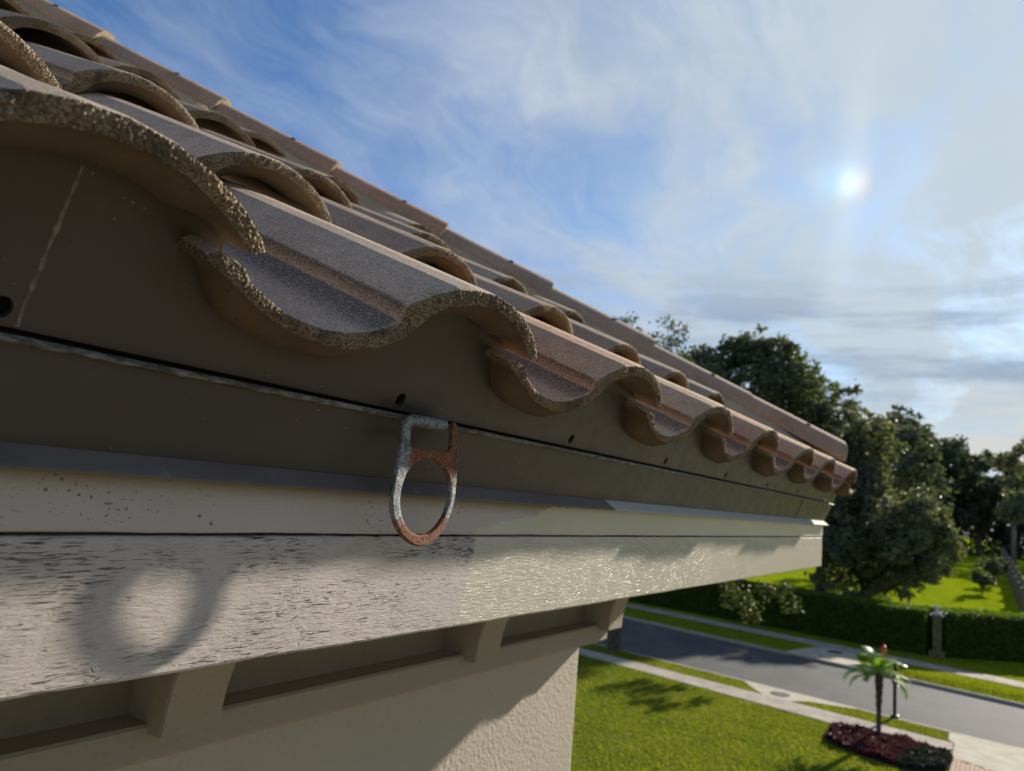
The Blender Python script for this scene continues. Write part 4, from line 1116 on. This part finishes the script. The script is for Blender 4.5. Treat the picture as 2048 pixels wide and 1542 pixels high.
# pillar at the hedge gap
t = empty('stone_pillar', (46.35, 2.62, 0)); setp(t, 'mossy stone pillar with a pale finial standing in the gap of the hedge', 'pillar')
obj('plinth', box_mesh('plinth', (46.0, 2.25, 0), (46.75, 3.0, 0.28), 0.02), t, M_MOSSY)
obj('shaft', box_mesh('shaft', (46.17, 2.42, 0.28), (46.57, 2.82, 2.05), 0.02), t, M_MOSSY)
bm = bmesh.new(); bm_box(bm, (46.05, 2.30, 2.05), (46.70, 2.95, 2.15), 0.02); obj('capstone', bm_mesh('capstone', bm), t, M_STONE)
bm = bmesh.new(); bm_lathe(bm, [(0.22, 0), (0.26, 0.05), (0.22, 0.13), (0.08, 0.18), (0.06, 0.25), (0.11, 0.31), (0.12, 0.38), (0.08, 0.46), (0.02, 0.52)], 18, (46.37, 2.62, 2.15)); obj('finial', bm_mesh('finial', bm, True), t, M_FINIAL)

# brick fence with columns and iron rails running up the lawn
t = empty('brick_fence', (74, -1.75, gz(74))); setp(t, 'fence of brick columns joined by dark iron rails up the right edge of the lawn', 'fence')
px = [70.0, 75.0, 80.5, 86.5, 93.0, 100.5, 109.0, 118.0, 127.0]
fy = lambda x: -1.95 + (x - 70) * 0.018
for i, x in enumerate(px):
    y = fy(x); b = gz(x)
    c_ = obj('column', box_mesh('column', (x - .26, y - .26, b - .2), (x + .26, y + .26, b + 2.15), 0.02), t, M_STONE)
    bm = bmesh.new(); bm_box(bm, (x - .33, y - .33, b + 2.15), (x + .33, y + .33, b + 2.28), 0.02)
    bm_lathe(bm, [(0.2, 0), (0.24, .1), (0.12, .2), (0.02, .3)], 10, (x, y, b + 2.28)); obj('column_cap', bm_mesh('column_cap', bm), c_, M_STONE)
    if i < len(px) - 1:
        x2 = px[i + 1]
        for hh in (0.35, 1.75, 2.0):
            bm = bmesh.new(); bm_tube(bm, [(x + .26, fy(x), b + hh), (x2 - .26, fy(x2), gz(x2) + hh)], 0.03, 6); obj('rail', bm_mesh('rail', bm), t, M_IRON)
        bm = bmesh.new()
        nb_ = int((x2 - x) / 0.14)
        for k in range(1, nb_):
            q = x + (x2 - x) * k / nb_; bm_tube(bm, [(q, fy(q), gz(q) + 0.1), (q, fy(q), gz(q) + 2.1)], 0.014, 4)
        o = obj('railing', bm_mesh('railing', bm), t, M_IRON); o['kind'] = 'stuff'

# pavilion at the right edge by the wood
t = empty('pavilion', (124, -5.4, gz(124))); setp(t, 'small dark pavilion with a pale roof at the edge of the wood', 'pavilion')
b = gz(124)
bm = bmesh.new(); v4 = [bm.verts.new((124 + a, -5.6 + c_, b + 3.0)) for a, c_ in ((-2.4, -2.4), (2.4, -2.4), (2.4, 2.4), (-2.4, 2.4))]; ap = bm.verts.new((124, -5.6, b + 4.2))
for k in range(4): bm.faces.new((v4[k], v4[(k + 1) % 4], ap))
bm.faces.new(v4[::-1]); obj('roof', bm_mesh('roof', bm), t, M_ROOFPALE)
for a, c_ in ((-2.1, -2.1), (2.1, -2.1), (2.1, 2.1), (-2.1, 2.1)):
    obj('post', box_mesh('post', (124 + a - .14, -5.6 + c_ - .14, b - .2), (124 + a + .14, -5.6 + c_ + .14, b + 3.0)), t, M_STONE)
obj('back_wall', box_mesh('back_wall', (126.3, -7.7, b - .2), (126.5, -3.5, b + 2.98)), t, M_IRON)

# ---- pygmy palm in its bed
PX, PY = 26.52, 3.07
t = empty('palm_tree', (PX, PY, 0)); setp(t, 'young palm with a dark rough trunk in the purple planting bed by the pavement', 'palm')
bm = bmesh.new()
zs = np.linspace(0, 1.95, 26)
bm_tube(bm, [(PX + 0.02 * math.sin(z * 2), PY, float(z) - (0.05 if k == 0 else 0)) for k, z in enumerate(zs)], [0.066 + 0.052 * max(0, (z - 1.15)) / .8 - (0.04 if z > 1.9 else 0) + 0.012 * (k % 2) for k, z in enumerate(zs)], 12)
obj('trunk', bm_mesh('trunk', bm), t, M_BARK)
bm = bmesh.new()
for k in range(46):
    a = k * 2.4; z = 0.95 + k * 0.021; r = 0.075 + 0.045 * (z - 0.95)
    c_ = Vector((PX + r * math.cos(a), PY + r * math.sin(a), z)); o_ = Vector((math.cos(a), math.sin(a), 0)); s_ = Vector((-math.sin(a), math.cos(a), 0))
    v = [bm.verts.new(c_ + s_ * .035), bm.verts.new(c_ - s_ * .035), bm.verts.new(c_ + o_ * .05 + Vector((0, 0, .13)))]
    bm.faces.new(v)
obj('leaf_bases', bm_mesh('leaf_bases', bm), t, M_BARK)
def frond(a, el, L, droop):
    V = []; F = []; n_ = 30; dirh = Vector((math.cos(a), math.sin(a), 0)); p = Vector((PX, PY, 1.93)); side = Vector((-math.sin(a), math.cos(a), 0)); e = el
    pts_ = [p.copy()]
    for k in range(n_):
        p = p + (dirh * math.cos(e) + Vector((0, 0, math.sin(e)))) * (L / n_); e -= droop / n_ * (0.5 + k / n_); pts_.append(p.copy())
    for k in range(2, n_):
        q = pts_[k]; tn = (pts_[k + 1] - pts_[k - 1]).normalized(); up_ = side.cross(tn); up_ = up_ if up_.z > 0 else -up_
        l = 0.30 * L / 1.2 * math.sin(math.pi * min(1, (k + 3) / (n_ + 4))) ** 0.6
        for s in (-1, 1):
            dd = (side * s * 0.85 + tn * 0.55 + up_ * 0.25 - Vector((0, 0, 0.25 + 0.2 * random.random()))).normalized()
            w_ = tn * 0.021; b0 = len(V)
            V += [q - w_, q + w_, q + dd * l * .6 + w_ * .9, q + dd * l]
            F.append((b0, b0 + 1, b0 + 2, b0 + 3))
    for k in range(n_):
        b0 = len(V); V += [pts_[k] - side * .012, pts_[k] + side * .012, pts_[k + 1] + side * .009, pts_[k + 1] - side * .009]; F.append((b0, b0 + 1, b0 + 2, b0 + 3))
    obj('frond', mesh_np('frond', [tuple(v) for v in V], F), t, M_PALM)
for k in range(24):
    frond(k * 2.399 + 0.3, math.radians([75, 52, 30, 10][k % 4] + random.uniform(-8, 8)), random.uniform(1.0, 1.3), math.radians(random.uniform(80, 125)))

# planting bed
BED = [(25.05, 4.30), (26.62, 4.42), (26.90, 4.02), (26.90, 3.06), (26.78, 2.08), (26.58, 1.16), (26.04, 1.12), (24.87, 1.22), (24.07, 1.97), (24.28, 3.04), (24.69, 3.98)]
sheet('planting_bed', BED, 0.004, M_MULCH, thick=0.02)
def in_poly(P, poly):
    x, y = P[:, 0], P[:, 1]; ins = np.zeros(len(P), bool); n_ = len(poly)
    for i in range(n_):
        x1, y1 = poly[i]; x2, y2 = poly[(i + 1) % n_]
        cnd = ((y1 > y) != (y2 > y)) & (x < (x2 - x1) * (y - y1) / (y2 - y1 + 1e-12) + x1); ins ^= cnd
    return ins
Pp = np.c_[rng.uniform(24, 27, 30000), rng.uniform(1.1, 4.5, 30000)]; Pp = Pp[in_poly(Pp, BED)]
lump = np.array([noise.noise(Vector((a * 2.3, b_ * 2.3, 0))) for a, b_ in Pp])
hgt = (0.06 + 0.17 * rng.random(len(Pp)) ** 1.5) * (0.8 + 0.5 * lump)
split = Pp[:, 1] > 2.05 + 0.4 * lump - 0.35 * (Pp[:, 0] - 25.5)
C = np.c_[Pp, hgt]
Vv, Ff = leaf_arrays(C[split], 0.085, 2.0); setp(obj('purple_ground_cover', mesh_np('purple_ground_cover', Vv, Ff), None, M_PURPLE), kind='stuff')
# grey-green tufts right of it
C2 = C[~split]; C2 = C2[rng.random(len(C2)) < 0.8]
Vv, Ff = leaf_arrays(C2 * np.array([1, 1, 0.9]), 0.075, 2.6); setp(obj('grey_ground_cover', mesh_np('grey_ground_cover', Vv, Ff), None, M_GREYLEAF), kind='stuff')

# grass blades on the visible lawn and verges
S1 = [(30.6, 14.8), (31.65, 14.4), (31.3, 12.3), (30.98, 10.61), (30.66, 8.6), (29.95, 8.0), (29.15, 7.3), (29.42, 9.14), (29.75, 11.51), (30.15, 14.0)]
S2 = [(28.95, 6.2), (29.55, 5.7), (29.98, 4.2), (29.80, 3.0), (29.65, 2.0), (29.1, 1.55), (28.45, 1.3), (28.4, 2.3), (28.68, 4.27), (28.88, 5.6)]
LW = [(13, 0.3), (22.3, 0.3), (22.3, 1.2), (24.8, 1.2), (24.0, 1.97), (24.25, 3.1), (24.65, 4.05), (25.0, 4.4), (26.6, 4.5), (27.1, 4.2), (27.6, 7), (28.4, 11), (29.0, 15), (22, 15), (13, 9)]
S3 = [(fwalk_lo(8.2) - .02, 8.2), (fwalk_lo(22), 22), (far_edge(22) + .22, 22), (far_edge(8.7) + .25, 8.7)]
S4 = [(fwalk_lo(5.8), 5.8), (41.2, 5.7), (39.5, 5.3), (far_edge(4.0) + .25, 4.0), (far_edge(-4) + .25, -4), (fwalk_lo(-4), -4)]
S5 = [(fwalk_hi(-4), -4), (50, -4), (46.4, 2.2), (46.0, 3.1), (46.9, 14), (fwalk_hi(14), 14)]
Call = []
for poly, dn in ((S1, 420), (S2, 420), (LW, 300), (S3, 260), (S4, 260), (S5, 200)):
    a = np.array(poly); lo, hi = a.min(0), a.max(0); n_ = int((hi - lo).prod() * dn)
    Q_ = np.c_[rng.uniform(lo[0], hi[0], n_), rng.uniform(lo[1], hi[1], n_)]; Call.append(Q_[in_poly(Q_, poly)])
Q_ = np.concatenate(Call); n_ = len(Q_)
a = rng.random(n_) * 6.283; h_ = rng.uniform(.03, .075, n_); w_ = rng.uniform(.010, .022, n_)
dx = np.c_[np.cos(a), np.sin(a)] * w_[:, None]; ln = rng.normal(size=(n_, 2)) * .025
V = np.zeros((n_, 3, 3)); V[:, 0, :2] = Q_ - dx; V[:, 1, :2] = Q_ + dx; V[:, 2, :2] = Q_ + ln; V[:, 2, 2] = h_; V[:, :2, 2] = -.005
setp(obj('grass', mesh_np('grass', V.reshape(-1, 3), np.arange(3 * n_).reshape(n_, 3)), None, M_BLADE), kind='stuff')

# ---- mailbox post behind the palm
MX, MY = 30.05, 2.98
t = empty('mailbox', (MX, MY, 0)); setp(t, 'black street mailbox on an ornamental post beside the kerb, behind the palm', 'mailbox')
bm = bmesh.new(); bm_box(bm, (MX - .12, MY - .12, 0), (MX + .12, MY + .12, .10), .02); bm_box(bm, (MX - .055, MY - .055, .10), (MX + .055, MY + .055, 1.62), .012); obj('post', bm_mesh('post', bm), t, M_IRON)
bm = bmesh.new(); bm_lathe(bm, [(0.075, 0), (0.085, .04), (0.04, .08), (0.065, .16), (0.07, .22), (0.03, .31), (0.005, .36)], 14, (MX, MY, 1.62)); obj('finial', bm_mesh('finial', bm, True), t, M_IRON)
bm = bmesh.new(); pr = [(-.10, 0), (.10, 0), (.10, .13)] + [(.10 * math.cos(q), .13 + .10 * math.sin(q)) for q in [math.pi * k / 8 for k in range(1, 8)]] + [(-.10, .13)]
A_ = [bm.verts.new((MX + .02, MY + p_, 1.12 + z_)) for p_, z_ in pr]; B_ = [bm.verts.new((MX + .50, MY + p_, 1.12 + z_)) for p_, z_ in pr]
bm.faces.new(A_); bm.faces.new(B_[::-1])
for k in range(len(pr)): bm.faces.new((A_[k], A_[(k + 1) % len(pr)], B_[(k + 1) % len(pr)], B_[k]))
obj('box', bm_mesh('box', bm), t, M_IRON)

# ---- fire hydrant
HX, HY = 41.6, 4.62
t = empty('fire_hydrant', (HX, HY, 0)); setp(t, 'fire hydrant with red bonnet and yellow barrel on the far verge', 'hydrant')
bm = bmesh.new(); bm_lathe(bm, [(0.15, 0), (0.15, .05), (0.105, .06), (0.10, .42), (0.13, .44), (0.13, .50)], 16, (HX, HY, 0)); obj('barrel', bm_mesh('barrel', bm), t, M_YEL)
bm = bmesh.new(); bm_lathe(bm, [(0.145, .50), (0.145, .55), (0.125, .57), (0.115, .66), (0.075, .74), (0.03, .77), (0.03, .84), (0.005, .84)], 16, (HX, HY, 0)); obj('bonnet', bm_mesh('bonnet', bm), t, M_RED)
for s in (-1, 1):
    bm = bmesh.new(); bm_tube(bm, [(HX, HY + s * .08, .40), (HX, HY + s * .17, .40), (HX, HY + s * .18, .40)], [.05, .05, .065], 10); obj('nozzle', bm_mesh('nozzle', bm), t, M_RED)
bm = bmesh.new(); bm_tube(bm, [(HX - .08, HY, .38), (HX - .17, HY, .38), (HX - .19, HY, .38)], [.065, .065, .08], 10); obj('nozzle', bm_mesh('nozzle', bm), t, M_YEL)
